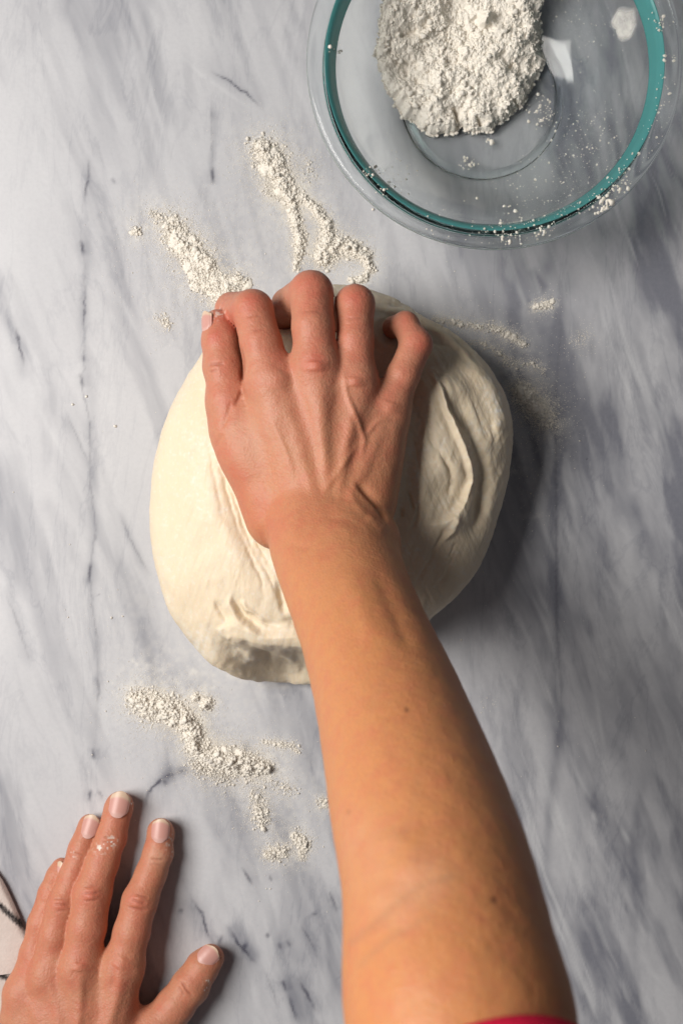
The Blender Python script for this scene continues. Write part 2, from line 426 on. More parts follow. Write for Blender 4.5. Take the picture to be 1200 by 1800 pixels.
# ------------------------------------------------------------------ the marble counter
def build_counter():
    def axis(lim, far, step, coarse):
        a = np.arange(-lim, lim + step / 2, step)
        o = np.linspace(lim, far, coarse)[1:]
        return np.concatenate([-o[::-1], a, o])
    xs = axis(212, 700, 0.9, 70); ys = axis(312, 800, 0.9, 70)
    X, Y = np.meshgrid(xs, ys, indexing='ij'); nx, ny = X.shape
    V = np.stack([X.ravel(), Y.ravel(), np.zeros(X.size)], 1); Q = to_px(V)
    x, y = Q[:, 0], Q[:, 1]
    # warp so the drawn veins wander
    wx = x + 7 * fbm(x / 110, y / 110, oct=5, seed=3, gain=.45); wy = y + 7 * fbm(x / 110, y / 110, oct=5, seed=4, gain=.45)
    W = np.stack([wx, wy], 1)
    fx_ = x + 2.5 * fbm(x / 9, y / 9, oct=3, seed=8); fy_ = y + 2.5 * fbm(x / 9, y / 9, oct=3, seed=9)
    Wf = np.stack([fx_, fy_], 1)
    # streak field running down to the right
    a = math.radians(20); u = wx * math.cos(a) - wy * math.sin(a); v = wx * math.sin(a) + wy * math.cos(a)
    u = u + 34 * fbm(u / 260, v / 700, oct=3, seed=21, gain=.4)
    s1 = fbm(u / 70, v / 420, oct=5, seed=11, gain=0.55); s2 = fbm(u / 26, v / 260, oct=4, seed=15)
    cloud = fbm(x / 230, y / 260, oct=4, seed=31); mott = fbm(u / 22, v / 60, oct=5, seed=33, gain=.6)
    rightness = sstep(700, 1120, x + 0.10 * (y - 900))
    s3 = fbm((u + .25 * v) / 60, v / 230, oct=5, seed=17, gain=.6)
    vein = np.clip(0.07 + 0.50 * sstep(-.05, 0.5, s1) + 0.20 * sstep(0.0, 0.5, s2) + .30 * sstep(.05, .5, s3) + 0.22 * cloud, 0, 1) * (0.72 + 0.5 * rightness)
    vein += 0.16 * rightness + 0.20 * rightness * s1 + .22 * rightness * mott + .05 * mott + 0.18 * sstep(1500, 1750, y) * sstep(-.1, .5, s2)
    soft = [  # points, width, strength
        ([(975,420),(985,560),(976,660),(978,800),(974,950),(978,1100),(986,1250),(968,1400),(962,1520),(955,1640)], 10, .50),
        ([(978,420),(1000,560),(985,700)], 26, .25), ([(1000,330),(975,420),(960,500)], 14, .35),
        ([(1050,640),(1052,700),(1066,770),(1096,850),(1136,950),(1180,1060)], 24, .48), ([(1080,380),(1110,430),(1165,560)], 22, .4),
        ([(1120,350),(1125,520),(1120,640)], 12, .22), ([(1092,1160),(1080,1260),(1075,1350)], 34, .3), ([(1020,1380),(1070,1440),(1085,1520)], 16, .3),
        ([(1130,1300),(1120,1450),(1110,1600),(1115,1720)], 12, .28), ([(160,260),(152,420),(150,600),(160,720),(165,900),(164,1050),(172,1200),(162,1330),(156,1420)], 9, .30),
        ([(372,180),(373,260),(374,325)], 6, .3), ([(20,540),(32,610),(44,680)], 12, .35), ([(140,120),(170,210),(190,300)], 20, .12),
        ([(110,720),(150,800),(162,850)], 9, .22), ([(205,890),(235,960),(275,1030)], 8, .28), ([(75,870),(120,950),(150,1000)], 12, .22),
        ([(0,1020),(30,1090),(55,1180)], 14, .22), ([(265,1390),(290,1365),(340,1350),(390,1335),(430,1312)], 14, .55), ([(360,1340),(420,1420),(470,1560)], 12, .18),
        ([(330,1570),(362,1640),(400,1680)], 14, .3), ([(395,1620),(455,1695)], 14, .35), ([(480,1640),(540,1700)], 18, .25), ([(495,1700),(530,1810)], 12, .25),
        ([(525,1700),(570,1790)], 14, .28), ([(570,1560),(612,1650)], 12, .25), ([(280,1710),(340,1790)], 18, .2), ([(350,95),(420,145),(470,195)], 26, .16),
        ([(530,440),(535,500)], 8, .35), ([(930,470),(965,512)], 8, .4), ([(955,60),(985,260),(960,420)], 22, .28), ([(880,520),(925,640)], 12, .2)]
    for pts, wd, st in soft: vein += st * stroke(W, pts, wd, taper=.2) * (0.75 + 0.5 * fbm(x / 30, y / 60, oct=2, seed=41))
    dark = np.zeros(len(x))
    thin = [([(156,270),(155,310),(150,345),(147,365)],2.6,.8),([(141,418),(145,435),(149,452)],3.0,1),([(148,500),(149,530),(148,560),(147,590)],2.0,.75),([(149,620),(147,640)],2.2,.7),
        ([(141,652),(144,668),(148,684)],3.2,.75),([(158,735),(159,760)],1.8,.5),([(160,830),(160,870)],2,.4),([(168,920),(167,960)],1.8,.35),([(161,982),(157,1010),(160,1034)],3.2,.95),([(173,1044),(174,1047)],2,.7),
        ([(171,1180),(173,1210),(170,1240)],2.2,.55),([(166,1312),(164,1338)],3,.8),([(160,1385),(157,1412)],2.8,.75),([(172,1385),(183,1410)],2,.4),
        ([(362,119),(380,130),(402,142),(420,156),(440,170),(465,198)],1.8,.95),([(372,195),(372,215)],2.2,.5),([(374,290),(373,320),(372,328)],3.4,.95),
        ([(27,568),(33,598),(40,630),(43,648)],2.4,.9),([(250,1432),(258,1405),(268,1385),(282,1372),(300,1362),(330,1352),(352,1345)],3.2,.95),([(286,1362),(294,1384)],5,.8),([(280,1370),(310,1360)],7,.55),
        ([(420,1308),(445,1322)],7,.6),([(330,1573),(345,1592),(358,1612),(364,1640),(384,1668)],2.6,.9),([(396,1625),(408,1640),(420,1660),(440,1682),(458,1700)],3.2,.95),([(424,1662),(436,1666)],5,.8),([(390,1640),(384,1665)],4,.6),
        ([(420,1522),(432,1535),(446,1562)],2.4,.75),([(474,1535),(477,1552)],2.2,.6),([(312,1600),(326,1604)],4,.5),([(465,1642),(476,1646)],3,.6),([(490,1655),(494,1672)],3,.5),([(502,1650),(512,1668)],2.6,.6),
        ([(526,1622),(548,1660),(556,1680)],2,.55),([(550,1602),(556,1610)],3.5,.5),([(574,1560),(590,1595),(598,1606)],2.2,.6),([(606,1622),(613,1650)],2,.5),
        ([(497,1720),(505,1745)],3,.8),([(505,1745),(524,1802)],2,.75),([(520,1710),(538,1745),(560,1785)],3,.8),([(480,1320),(486,1330)],2,.0),([(520,470),(521,480)],2.5,.7),([(197,310),(203,325)],3.5,.4),([(1030,806),(1033,806)],1.6,.9)]
    thin.append(([(157,250),(154,310),(147,360),(143,420),(149,470),(148,560),(148,640),(146,690),(157,740),(160,850),(167,930),(159,1000),(162,1060),(170,1120),(173,1200),(167,1300),(161,1380),(155,1430)], 1.7, .34)); thin.append(([(373,150),(372,220),(374,330)], 1.6, .3)); thin.append(([(978,420),(984,560),(976,700),(977,900),(978,1100),(985,1250),(966,1400)], 3.0, .38))
    thin.append(([(458,1700),(475,1730),(490,1780)], 1.6, .3)); thin.append(([(205,890),(235,960),(270,1025)], 1.8, .4)); thin.append(([(110,710),(150,800),(162,840)], 1.6, .3)); thin.append(([(0,1020),(30,1090),(60,1190)], 2, .3)); thin.append(([(612,1650),(640,1720)], 2, .5))
    for pts, wd, st in thin: dark = np.maximum(dark, st * stroke(Wf, pts, wd * 0.9, taper=.42) * np.clip(1.1 + 0.9 * fbm(x / 7, y / 9, oct=2, seed=51), .2, 1))
    for pts, wd, st in thin: vein += 0.20 * st * stroke(W, pts, wd * 4, taper=.3)
    white = 0.30 * sstep(.30, .75, fbm(u / 14, v / 240, oct=4, seed=61, gain=.55)) * (0.35 + rightness)
    for pts, st in (([(1035,1170),(1060,1300),(1075,1380)],.5),([(985,1290),(1020,1370),(1055,1420)],.5),([(1040,1420),(1050,1450)],.6),([(1090,1450),(1110,1490)],.6),([(1005,1690),(1040,1760),(1048,1800)],.5),
                    ([(1080,560),(1150,720),(1200,900)],.3),([(1060,480),(1100,650)],.25),([(1140,1700),(1170,1740)],.5),([(905,480),(930,560)],.25),([(265,60),(340,120),(480,230)],.3),([(380,600),(420,700)],.2),
                    ([(200,490),(250,600)],.25),([(50,680),(130,830)],.3),([(430,1450),(480,1640)],.3),([(980,1100),(988,1340)],.35),([(700,1100),(800,1260)],.25)):
        white = np.maximum(white, st * stroke(W, pts, 4.0, taper=.45) * np.clip(.7 + .9 * mott, 0, 1))
    dust = np.zeros(len(x))
    dn = np.clip(0.55 + 0.9 * fbm(x / 8, y / 8, oct=4, seed=71), 0, 1)
    for nm, strands in PILES.items():
        for st in strands:
            if len(st) == 1: st = [st[0], (st[0][0] + 1, st[0][1] + 1, st[0][2], st[0][3])]
            r = np.mean([p[2] for p in st]); am = np.mean([p[3] for p in st])
            dust += min(.62, .5 * am) * stroke(Q, st, r * 1.5, taper=0) * dn + .16 * min(am, 1) * stroke(Q, st, r * 3.2, taper=0) * dn
    for c, r, st in (((255,1195),(60),.2),((330,1180),60,.22),((430,1210),80,.16),((250,1060),70,.10),((940,830),50,.16),((880,640),60,.16),((420,420),90,.10),((620,1380),60,.10),((500,1400),70,.12)):
        dd = np.hypot(x - c[0], y - c[1]); dust += st * np.exp(-(dd / r) ** 2) * dn * dn
    # wiped flour streaks
    for pts in ([(245,1180),(275,1205),(290,1215)],[(330,1178),(350,1182)],[(372,1183),(378,1200)],[(360,1170),(460,1204),(540,1205)],[(300,1180),(215,1160)],[(930,820),(890,830)],[(905,910),(960,905)]):
        dust += .30 * stroke(Wf, pts, 5, taper=.3) * dn
    top = grid_faces(nx, ny)
    # slab sides and bottom
    rim = np.concatenate([np.arange(nx) * ny, (nx - 1) * ny + np.arange(1, ny), (np.arange(nx - 2, -1, -1)) * ny + ny - 1, np.arange(ny - 2, 0, -1)])
    n0 = len(V); low = V[rim].copy(); low[:, 2] = -30
    V2 = np.vstack([V, low]); k = np.arange(len(rim)); k2 = (k + 1) % len(rim)
    sides = np.stack([rim[k], n0 + k, n0 + k2, rim[k2]], 1)
    me = mesh_np('marble_counter', V2, [top, sides], smooth=False)
    pad = np.zeros(len(rim))
    for nm, val in (('vein', np.clip(vein, 0, .95)), ('dark', np.clip(dark, 0, 1)), ('white', np.clip(white, 0, .8)), ('dust', np.clip(dust, 0, .8))):
        fattr(me, nm, np.concatenate([val, pad]))
    link('marble_counter', me, M['marble'], kind='structure', label='grey and white veined marble worktop')
build_counter()

# ------------------------------------------------------------------ the person: two arms
person = bpy.data.objects.new('person', None); COL.objects.link(person)
person['label'] = 'person in red sleeve kneading dough with one hand and resting the other on marble'
person['category'] = 'person'

def chain(f, pts, k):
    """pts: list of (px, py, z, r)"""
    for (a, b) in zip(pts[:-1], pts[1:]):
        f.cone(at(*a[:3]), at(*b[:3]), a[3], b[3], k)

def finish_arm(name, f, strokes, reds, pales, tans, vessels, moles, flours, label):
    V, F = f.surface(); V = relax(V, F, 5); V, F = subdivide(V, F); V = relax(V, F, 3)
    Nn = vnormals(V, F)
    Q = to_px(V); up = sstep(-0.15, 0.35, Nn[:, 2]); disp = np.zeros(len(V)); cre = np.zeros(len(V))
    for pts, wd, amp in strokes:
        wl, wr = wd if isinstance(wd, tuple) else (wd, wd)
        if max(wl, wr) < 3.6: amp *= 1.25; cre = np.maximum(cre, stroke(Q, pts, wl * .9, wr * .9, .3) * up * min(1, abs(amp) * 1.6))
        disp += amp * stroke(Q, pts, wl, wr, .3) * up
    disp += 0.22 * fbm(V[:, 0] / 7, V[:, 1] / 7, V[:, 2] / 7, oct=3, seed=5)
    V = V + Nn * disp[:, None]
    V = relax(V, F, 1)
    Q = to_px(V)
    me = mesh_np(name, V, F)
    def splat(lst):
        o = np.zeros(len(V))
        for it in lst:
            pts, wd, st = it
            if len(pts) == 1: pts = [pts[0], (pts[0][0] + .5, pts[0][1] + .5)]
            o = np.maximum(o, st * stroke(Q, pts, wd, taper=0))
        return o
    nz = 0.8 + 0.5 * fbm(V[:, 0] / 6, V[:, 1] / 6, V[:, 2] / 6, oct=3, seed=77)
    fattr(me, 'red', np.clip(splat(reds) * nz, 0, 1)); fattr(me, 'pale', np.clip(splat(pales) * nz, 0, .8))
    fattr(me, 'crease', np.clip(cre, 0, 1)); fattr(me, 'vessel', splat(vessels)); fattr(me, 'mole', splat(moles))
    fn = sstep(.15, .5, noise(V[:, 0] / 1.1, V[:, 1] / 1.1, V[:, 2] / 1.1, seed=6))
    fattr(me, 'flour', np.clip(splat(flours) * fn, 0, 1))
    fattr(me, 'tan', tans(V, Q))
    return link(name, me, M['skin'], person, label=label)

def add_nail(arm, base, tip, nrm, rad, width, length, free=0.2, lift=0.5):
    """curved nail plate from base towards tip; nrm = outward direction; arc radius rad (mm)"""
    base = np.asarray(base, float); ax = np.asarray(tip, float) - base; ax /= np.linalg.norm(ax)
    nrm = np.asarray(nrm, float); nrm = nrm - ax * (nrm @ ax); nrm /= np.linalg.norm(nrm); sd = np.cross(ax, nrm)
    nu, nv = 15, 21; V = []; tipa = []; lun = []
    for i in range(nv):
        v = i / (nv - 1)
        wv = width * ((1 - (1 - v / .30) ** 2.4) * .42 + .58 if v < .30 else 1)
        if v > .70: wv *= max(.5, (1 - ((v - .70) / .305) ** 3.4) ** .5)
        for j in range(nu):
            u = j / (nu - 1) * 2 - 1; th = u * wv / rad
            edge = max(0, abs(u) - .8) / .2
            back = length * (v + .07 * (u * u) * (1 - v) * 1.5 - .10 * u * u * v)
            rr = rad - 0.45 * edge ** 2 - 0.35 * max(0, .15 - v) / .15
            V.append(base + ax * back + sd * math.sin(th) * rr + nrm * (math.cos(th) * rr - rad + lift + .25 * math.sin(v * 3.0) - .5 * max(0, v - .75)))
            tipa.append(float(sstep(1 - free - .06, 1 - free + .06, v + .10 * u * u)))
            lun.append(float(.6 * sstep(.26, .1, v + .12 * u * u)) if v < .3 else 0)
    V = np.array(V); n = len(V); V2 = np.vstack([V, V - nrm * .45 * 1.0])
    F = grid_faces(nv, nu); B = F[:, ::-1] + n
    rim = np.concatenate([np.arange(nu), np.arange(1, nv) * nu + nu - 1, (nv - 1) * nu + np.arange(nu - 2, -1, -1), np.arange(nv - 2, 0, -1) * nu]); r2 = np.roll(rim, -1)
    S = np.stack([rim, rim + n, r2 + n, r2], 1)
    me = mesh_np('fingernail', V2, [F, B, S]); fattr(me, 'tip', tipa * 2); fattr(me, 'lunula', lun * 2)
    me.update()
    return link('fingernail', me, M['nail'], arm)

ARM_D = np.array([.21, -.60, .77]); ARM_D /= np.linalg.norm(ARM_D)
def right_arm():
    lo_, hi_ = (-82, -268, 30), (100, 132, 430)
    f = Field(lo_, hi_, 1.2)
    # palm
    k = 9
    f.cone(at(540,915,100), at(480,672,98), 13, 12.2, 0); f.cone(at(568,915,101), at(556,645,102), 13.5, 11.4, k)
    f.cone(at(600,915,100), at(624,672,98), 13.5, 10.6, k); f.cone(at(636,905,96), at(680,716,91), 14, 10.0, k)
    f.cone(at(640,880,88), at(668,745,84), 16, 14, k)                                    # heel of the hand, little-finger side
    f.cone(at(505,820,86), at(610,830,86), 17, 17, k); f.cone(at(500,720,90), at(640,740,88), 12, 12, k)
    f.cone(at(492,905,88), at(424,765,84), 18.5, 13.5, 10); f.cone(at(424,765,84), at(406,715,84), 13.5, 11.5, 8)   # thenar
    f.cone(at(440,800,88), at(490,720,92), 12, 10, 12)                                   # web of the thumb
    g = Field(lo_, hi_, 1.2)
    def finger(pts, kk=2.2):
        t = Field.__new__(Field); t.lo, t.h, t.ax = g.lo, g.h, g.ax; t.d = np.full(g.d.shape, 40.0, np.float32)
        chain(t, pts, kk); g.d = np.minimum(g.d, t.d)
    finger([(473,668,97,12.6),(459,604,97,10.6),(444,545,92,10.4),(409,545,68,9.2),(402,580,48,8.0)])
    finger([(556,642,102,11.0),(550,575,101,10.7),(547,514,93,11.0),(508,537,68,9.3),(494,565,48,8.2)])
    finger([(624,668,98,10.2),(624,600,97,9.2),(624,535,91,9.9),(606,552,66,8.6),(600,585,48,7.6)])
    finger([(684,716,91,9.4),(708,660,90,8.4),(731,606,86,8.3),(712,571,79,6.9),(692,575,66,6.2)])
    finger([(414,745,85,12.0),(402,700,85,10.7),(393,645,84,10.4),(388,600,82,9.6),(383,570,80,7.9)], 3)
    f.merge(g, 7)
    # wrist and forearm: two bones near the wrist, one mass higher up
    def fore(pts, kk):
        q = smooth_poly(pts, 5)
        for a, b in zip(q[:-1], q[1:]): f.cone(at(*a[:3]), at(*b[:3]), a[3], b[3], kk)
    fore([(545,905,99,17),(550,965,109,18.8),(594,1085,147,18.8),(652,1230,192,17),(700,1390,238,15)], 6)
    fore([(620,915,99,16),(626,975,110,19.0),(662,1085,146,18.6),(706,1230,192,18.4),(752,1390,236,16.5)], 6)
    fore([(587,930,102,18),(634,1090,149,24.2),(685,1240,196,28.7),(734,1410,244,31.8),(773,1560,282,32.0),(792,1700,308,33.2),(812,1810,324,34.4)], 8)
    e0 = at(812,1810,324); f.cone(e0, e0 + 90 * ARM_D, 34.4, 34.0, 8)
    f.cone(at(668,945,108), at(660,965,108), 7.5, 6, 9)                                  # head of the ulna
    # finger-side dimples between the knuckles are left by the field itself
    strokes = [
        # extensor tendons (raised) and the hollows between them
        ([(493,668),(520,760),(545,850),(560,905)], 11, .6), ([(560,650),(566,740),(572,830),(575,900)], 10, .65),
        ([(626,680),(612,770),(598,850),(590,905)], 9, .75), ([(684,728),(650,800),(622,860),(605,905)], 10, .6),
        ([(520,670),(545,770),(560,860)], (20, 13), -1.35), ([(592,662),(592,740),(588,840)], 14, -.9), ([(655,705),(634,770),(610,840)], 14, -1.0),
        ([(484,690),(500,650)], 16, .9), ([(556,655),(556,632)], 15, 1.3), ([(624,682),(624,660)], 14, 1.1), ([(684,728),(690,704)], 13, .9),
        # veins over the back of the hand
        ([(600,640),(612,700),(632,745),(640,775),(630,820)], 5, .8), ([(470,720),(500,790),(520,850)], 6, .45), ([(640,770),(665,740),(690,740)], 4, .5), ([(560,880),(600,820),(640,770)], 6, .6),
        # wrist fold
        ([(618,842),(645,868),(666,892),(682,922)], (5, 9), -1.9), ([(640,905),(668,925),(684,940)], 9, 1.0), ([(600,850),(630,890),(655,915)], 8, .5),
        ([(560,905),(610,915),(640,920)], 8, -.4), ([(470,930),(520,960),(570,955)], 8, -.35),
        # thumb
        ([(362,645),(378,640),(398,641)], 3.2, -.5), ([(366,655),(384,650)], 2.5, -.3), ([(385,760),(400,730),(408,700)], 5, -.7), ([(378,790),(392,760)], 4, -.5),
        ([(424,680),(427,640),(420,600)], 3.0, -.6), ([(409,716),(420,700),(426,680)], 3.5, -.9),
        ([(442,582),(470,577)], 3, -.25), ([(430,558),(460,552)], 3, -.25), ([(525,548),(570,546)], 3, -.2), ([(604,560),(646,558)], 3, -.2),
        # elbow hollow
        ([(628,1650),(660,1622),(700,1585),(745,1558),(775,1548)], (10, 18), -.6), ([(640,1688),(690,1640),(735,1625)], (9, 15), -.4), 
        ([(700,1450),(720,1550)], 40, 1.0), ([(600,985),(640,1080),(668,1150)], 20, .7), ([(655,985),(700,1090),(730,1160)], 16, -.9),
    ]
    reds = [([(489,650),(443,540),(410,550)], 34, .5), ([(556,640),(548,520)], 36, .5), ([(624,660),(624,535)], 32, .5), ([(684,716),(733,606),(712,570)], 28, .42), ([(400,720),(393,640),(383,560)], 34, .42), ([(556,638)], 26, .85), ([(490,662)], 24, .5), ([(624,668)], 22, .5), ([(688,712)], 22, .55), ([(443,530)], 34, .8), ([(547,500)], 36, .85), ([(624,522)], 32, .85), ([(738,600)], 26, .9), ([(712,560)], 22, .7),
            ([(383,590),(385,560)], 26, .9), ([(392,640),(400,700)], 26, .7), ([(409,570),(400,556)], 16, .9), ([(444,600),(489,650)], 26, .4), ([(550,570)], 30, .4), ([(624,600)], 26, .4), ([(710,650)], 26, .5),
            ([(400,800),(440,900),(470,930)], 40, .45), ([(500,700),(620,700)], 70, .18), ([(640,780)], 50, .25), ([(520,900)], 80, .15)]
    pales = [([(450,770),(470,720)], 40, .16), ([(690,1590),(745,1545)], 50, .30), ([(640,1480),(680,1560)], 60, .16)]
    vessels = [([(622,1655),(660,1622),(700,1585),(745,1556),(790,1542)], 7, .28), ([(632,1696),(690,1646),(745,1618)], 7, .2), ([(690,1500),(720,1440),(735,1370)], 9, .12), ([(650,1250),(690,1150)], 8, .1)]
    moles = [([(866,1582)], 7, .8), ([(714,1248)], 4.5, .7), ([(612,1427)], 4, .3), ([(826,1500)], 3, .3), ([(730,1000)], 3, .3)]
    flours = [([(370,545),(385,552)], 12, .5)]
    arm = finish_arm('arm', f, strokes, reds, pales, lambda V, Q: sstep(640, 1150, Q[:, 1]) * .95, vessels, moles, flours, 'bare forearm and hand pressing into the dough')
    # thumb nail seen from its side
    b = at(384, 586, 82); t = at(379, 550, 80)
    add_nail(arm, b + np.array([-6.6, 0, 5.2]), t + np.array([-5.4, 0, 4.6]), (-.80, 0.12, .60), 7.6, 5.2, 11.5, .20, .3)
    return arm, f

RIGHT, RF = right_arm()

def left_arm():
    lo_, hi_ = (-212, -425, 0.0), (-58, -152, 66)
    f = Field(lo_, hi_, 0.9)
    k = 8
    f.cone(at(150,1960,26), at(215,1700,20), 16, 12.0, 0); f.cone(at(130,1960,27), at(140,1700,22), 16, 12.0, k)
    f.cone(at(105,1960,26), at(84,1716,20), 15, 11.0, k); f.cone(at(85,1960,24), at(40,1745,17), 15, 10.5, k)
    f.cone(at(60,1900,16), at(38,1790,14), 14, 12, k); f.cone(at(120,1850,17), at(175,1800,16), 16, 15, k); f.cone(at(80,1830,18), at(160,1760,17), 13, 13, k)
    f.cone(at(190,1930,20), at(268,1815,16), 17, 13.0, 9); f.cone(at(215,1860,15), at(200,1770,14), 14, 12, 10)
    g = Field(lo_, hi_, 0.9)
    def finger(pts, kk=2.5):
        t = Field.__new__(Field); t.lo, t.h, t.ax = g.lo, g.h, g.ax; t.d = np.full(g.d.shape, 40.0, np.float32)
        chain(t, pts, kk); g.d = np.minimum(g.d, t.d)
    finger([(215,1700,20,11.4),(232,1638,19,10.3),(246,1584,16.5,10.1),(266,1535,12,8.9),(278,1500,10,8.5),(283,1466,8.5,7.5),(282,1460,8.0,7.1)])
    finger([(140,1700,22,11.4),(153,1630,21,10.9),(162,1570,18.5,10.9),(180,1515,14,9.4),(195,1472,11,9.0),(209,1420,9,7.9),(211,1414,8.5,7.4)])
    finger([(84,1716,20,10.2),(98,1645,19.5,9.0),(111,1590,17.5,8.9),(130,1535,13.5,7.6),(144,1493,11,7.5),(158,1452,8.6,6.8)])
    finger([(40,1748,16.5,9.6),(60,1675,14,7.8),(73,1622,12,7.5),(88,1570,9.5,6.6),(101,1540,8,6.2),(108,1525,7.2,5.7)])
    finger([(272,1815,16,12.2),(308,1768,14,10.9),(335,1733,12.5,10.7),(356,1700,11,9.3),(370,1684,10,8.0)], 3)
    f.merge(g, 6)
    f.cone(at(150,1940,28), at(165,2150,30), 20, 20, 12); f.cone(at(100,1940,27), at(110,2150,30), 19, 20, 12)
    # flat underside where the hand rests on the counter
    Z = f.ax[2][None, None, :].astype(np.float32); f.d = np.maximum(f.d, 0.9 - Z)
    strokes = [
        ([(92,1580),(120,1580)], 2.2, -.30), ([(94,1590),(124,1591)], 2.4, -.45), ([(96,1602),(122,1600)], 2.2, -.25), ([(108,1572),(106,1600)], 9, .5),
        ([(146,1560),(178,1556)], 2.2, -.3), ([(144,1570),(178,1570)], 2.5, -.4), ([(146,1584),(176,1582)], 2.2, -.3), ([(162,1558),(160,1586)], 10, .6),
        ([(228,1580),(260,1590)], 2.4, -.45), ([(222,1594),(262,1602)], 2.6, -.5), ([(238,1572),(264,1578)], 2.2, -.3), ([(246,1570),(242,1600)], 10, .6),
        ([(126,1498),(152,1506)], 2, -.3), ([(178,1472),(206,1474)], 2, -.35), ([(176,1480),(206,1482)], 2, -.25), ([(262,1510),(294,1512)], 2, -.4), ([(262,1518),(292,1522)], 2, -.2),
        ([(318,1722),(330,1742),(342,1752)], 2.4, -.55), ([(312,1732),(326,1752)], 2.2, -.35),
        ([(217,1690),(205,1760),(180,1840)], 9, .9), ([(140,1700),(142,1760),(135,1840)], 8, .9), ([(86,1716),(98,1770),(105,1840)], 8, .7), ([(40,1745),(62,1790),(80,1850)], 9, .5),
        ([(178,1715),(172,1780),(158,1850)], 12, -.8), ([(113,1722),(118,1780),(120,1850)], 10, -.7), ([(62,1735),(80,1790)], 10, -.6),
        ([(205,1705),(222,1680)], 13, .7), ([(140,1710),(142,1690)], 13, .8),
        ([(196,1690),(200,1720),(194,1745)], 5, -.5), ([(240,1700),(256,1730)], 8, .4),
    ]
    for i in range(26):   # fine skin folds over the knuckles
        cx, cy = [(140, 1712), (210, 1712), (88, 1722), (160, 1775)][i % 4]; a = rng.normal(0.6 if i % 2 else 2.2, .35)
        x0, y0 = cx + rng.normal(0, 16), cy + rng.normal(0, 18); l = rng.uniform(5, 11)
        strokes.append(([(x0 - l * math.cos(a), y0 - l * math.sin(a)), (x0 + l * math.cos(a), y0 + l * math.sin(a))], 1.9, -rng.uniform(.05, .13)))
    reds = [([(140,1700),(162,1570),(195,1470),(212,1400)], 34, .5), ([(215,1700),(246,1584),(278,1500),(283,1440)], 32, .46), ([(84,1716),(110,1590),(160,1436)], 30, .5), ([(38,1750),(66,1622),(108,1520)], 26, .42), ([(270,1815),(336,1732),(372,1682)], 36, .30), ([(60,1780),(220,1780)], 60, .32), ([(162,1570)], 24, .85), ([(244,1584)], 26, .8), ([(107,1592)], 22, .7), ([(66,1622)], 18, .5), ([(218,1700),(212,1730)], 28, .7), ([(130,1725)], 30, .4), ([(80,1735)], 26, .45),
            ([(195,1470),(185,1500)], 26, .35), ([(275,1540)], 26, .3), ([(255,1640)], 30, .5), ([(145,1500)], 20, .45), ([(100,1545)], 14, .5), ([(335,1735),(370,1690)], 26, .35), ([(300,1780)], 40, .4), ([(180,1640)], 30, .35), ([(110,1640)], 24, .35), ([(50,1690)], 24, .5)]
    pales = [([(278,1508)], 17, .55), ([(213,1396)], 12, .45), ([(161,1436)], 10, .4), ([(283,1444)], 12, .4)]
    flours = [([(176,1492),(198,1478)], 9, .9), ([(232,1410),(229,1420)], 6, 1.0), ([(213,1388)], 10, .9), ([(298,1470),(300,1500)], 7, .6), ([(360,1740),(366,1722)], 4, .9), ([(130,1502)], 8, .5)]
    arm = finish_arm('arm', f, strokes, reds, pales, lambda V, Q: 0.15 * np.ones(len(V)), [], [], flours, 'hand lying flat on the marble with fingers spread')
    def dn(bx, by, tx, ty, zb, zt, rad, wd, ln, free=.24, tilt=(0, 0, 1)):
        add_nail(arm, at(bx, by, zb), at(tx, ty, zt), tilt, rad, wd, ln, free)
    dn(204, 1438, 214, 1393, 18.7, 15.4, 8.3, 6.9, 15.4, .24); dn(279, 1482, 284, 1442, 17.2, 14.6, 7.6, 6.3, 13.8, .15)
    dn(151, 1474, 164, 1432, 17.0, 14.4, 7.0, 6.0, 14.0, .17, (-.12, 0, 1)); dn(98, 1546, 108, 1514, 13.6, 11.8, 6.0, 4.4, 10.6, .3, (-.55, .1, .85)); dn(352, 1696, 378, 1668, 19.3, 17.0, 8.6, 6.8, 12.6, .10, (-.12, .12, 1))
    return arm, f
LEFT, LF = left_arm()

SLEEVE_TILT = 0.5
def sleeve():
    # loose red sleeve round the upper arm, entering at the foot of the frame
    c0 = at(812, 1810, 324); ax = ARM_D
    s = np.cross(ax, (0, 0, 1)); s /= np.linalg.norm(s); t = np.cross(s, ax)
    nv, nu = 40, 128; V = []
    for layer, dr in ((0, 0), (1, -1.4)):
        for i in range(nv):
            v = i / (nv - 1)
            for j in range(nu):
                a = j / nu * 2 * math.pi
                hem = 1.0 * math.exp(-((v - .06) / .03) ** 2) - .8 * math.exp(-((v - .11) / .012) ** 2)
                r = 38.6 + 3 * v + hem + dr + 1.3 * math.sin(3 * a + 6 * v) * v + .8 * math.sin(7 * a - 9 * v) * v
                V.append(c0 + ax * (19.5 + 90 * v + SLEEVE_TILT * math.cos(a)) + r * (s * math.cos(a) + t * math.sin(a)))
    V = np.array(V); n = nv * nu; F = grid_faces(nv, nu, True); j = np.arange(nu); j2 = (j + 1) % nu
    rim = np.stack([j, j2, n + j2, n + j], 1); rim2 = np.stack([(nv - 1) * nu + j2, (nv - 1) * nu + j, n + (nv - 1) * nu + j, n + (nv - 1) * nu + j2], 1)
    link('sleeve', mesh_np('sleeve', V, [F, F[:, ::-1] + n, rim, rim2]), M['sleeve'], person, label='crimson red sleeve hem')
sleeve()

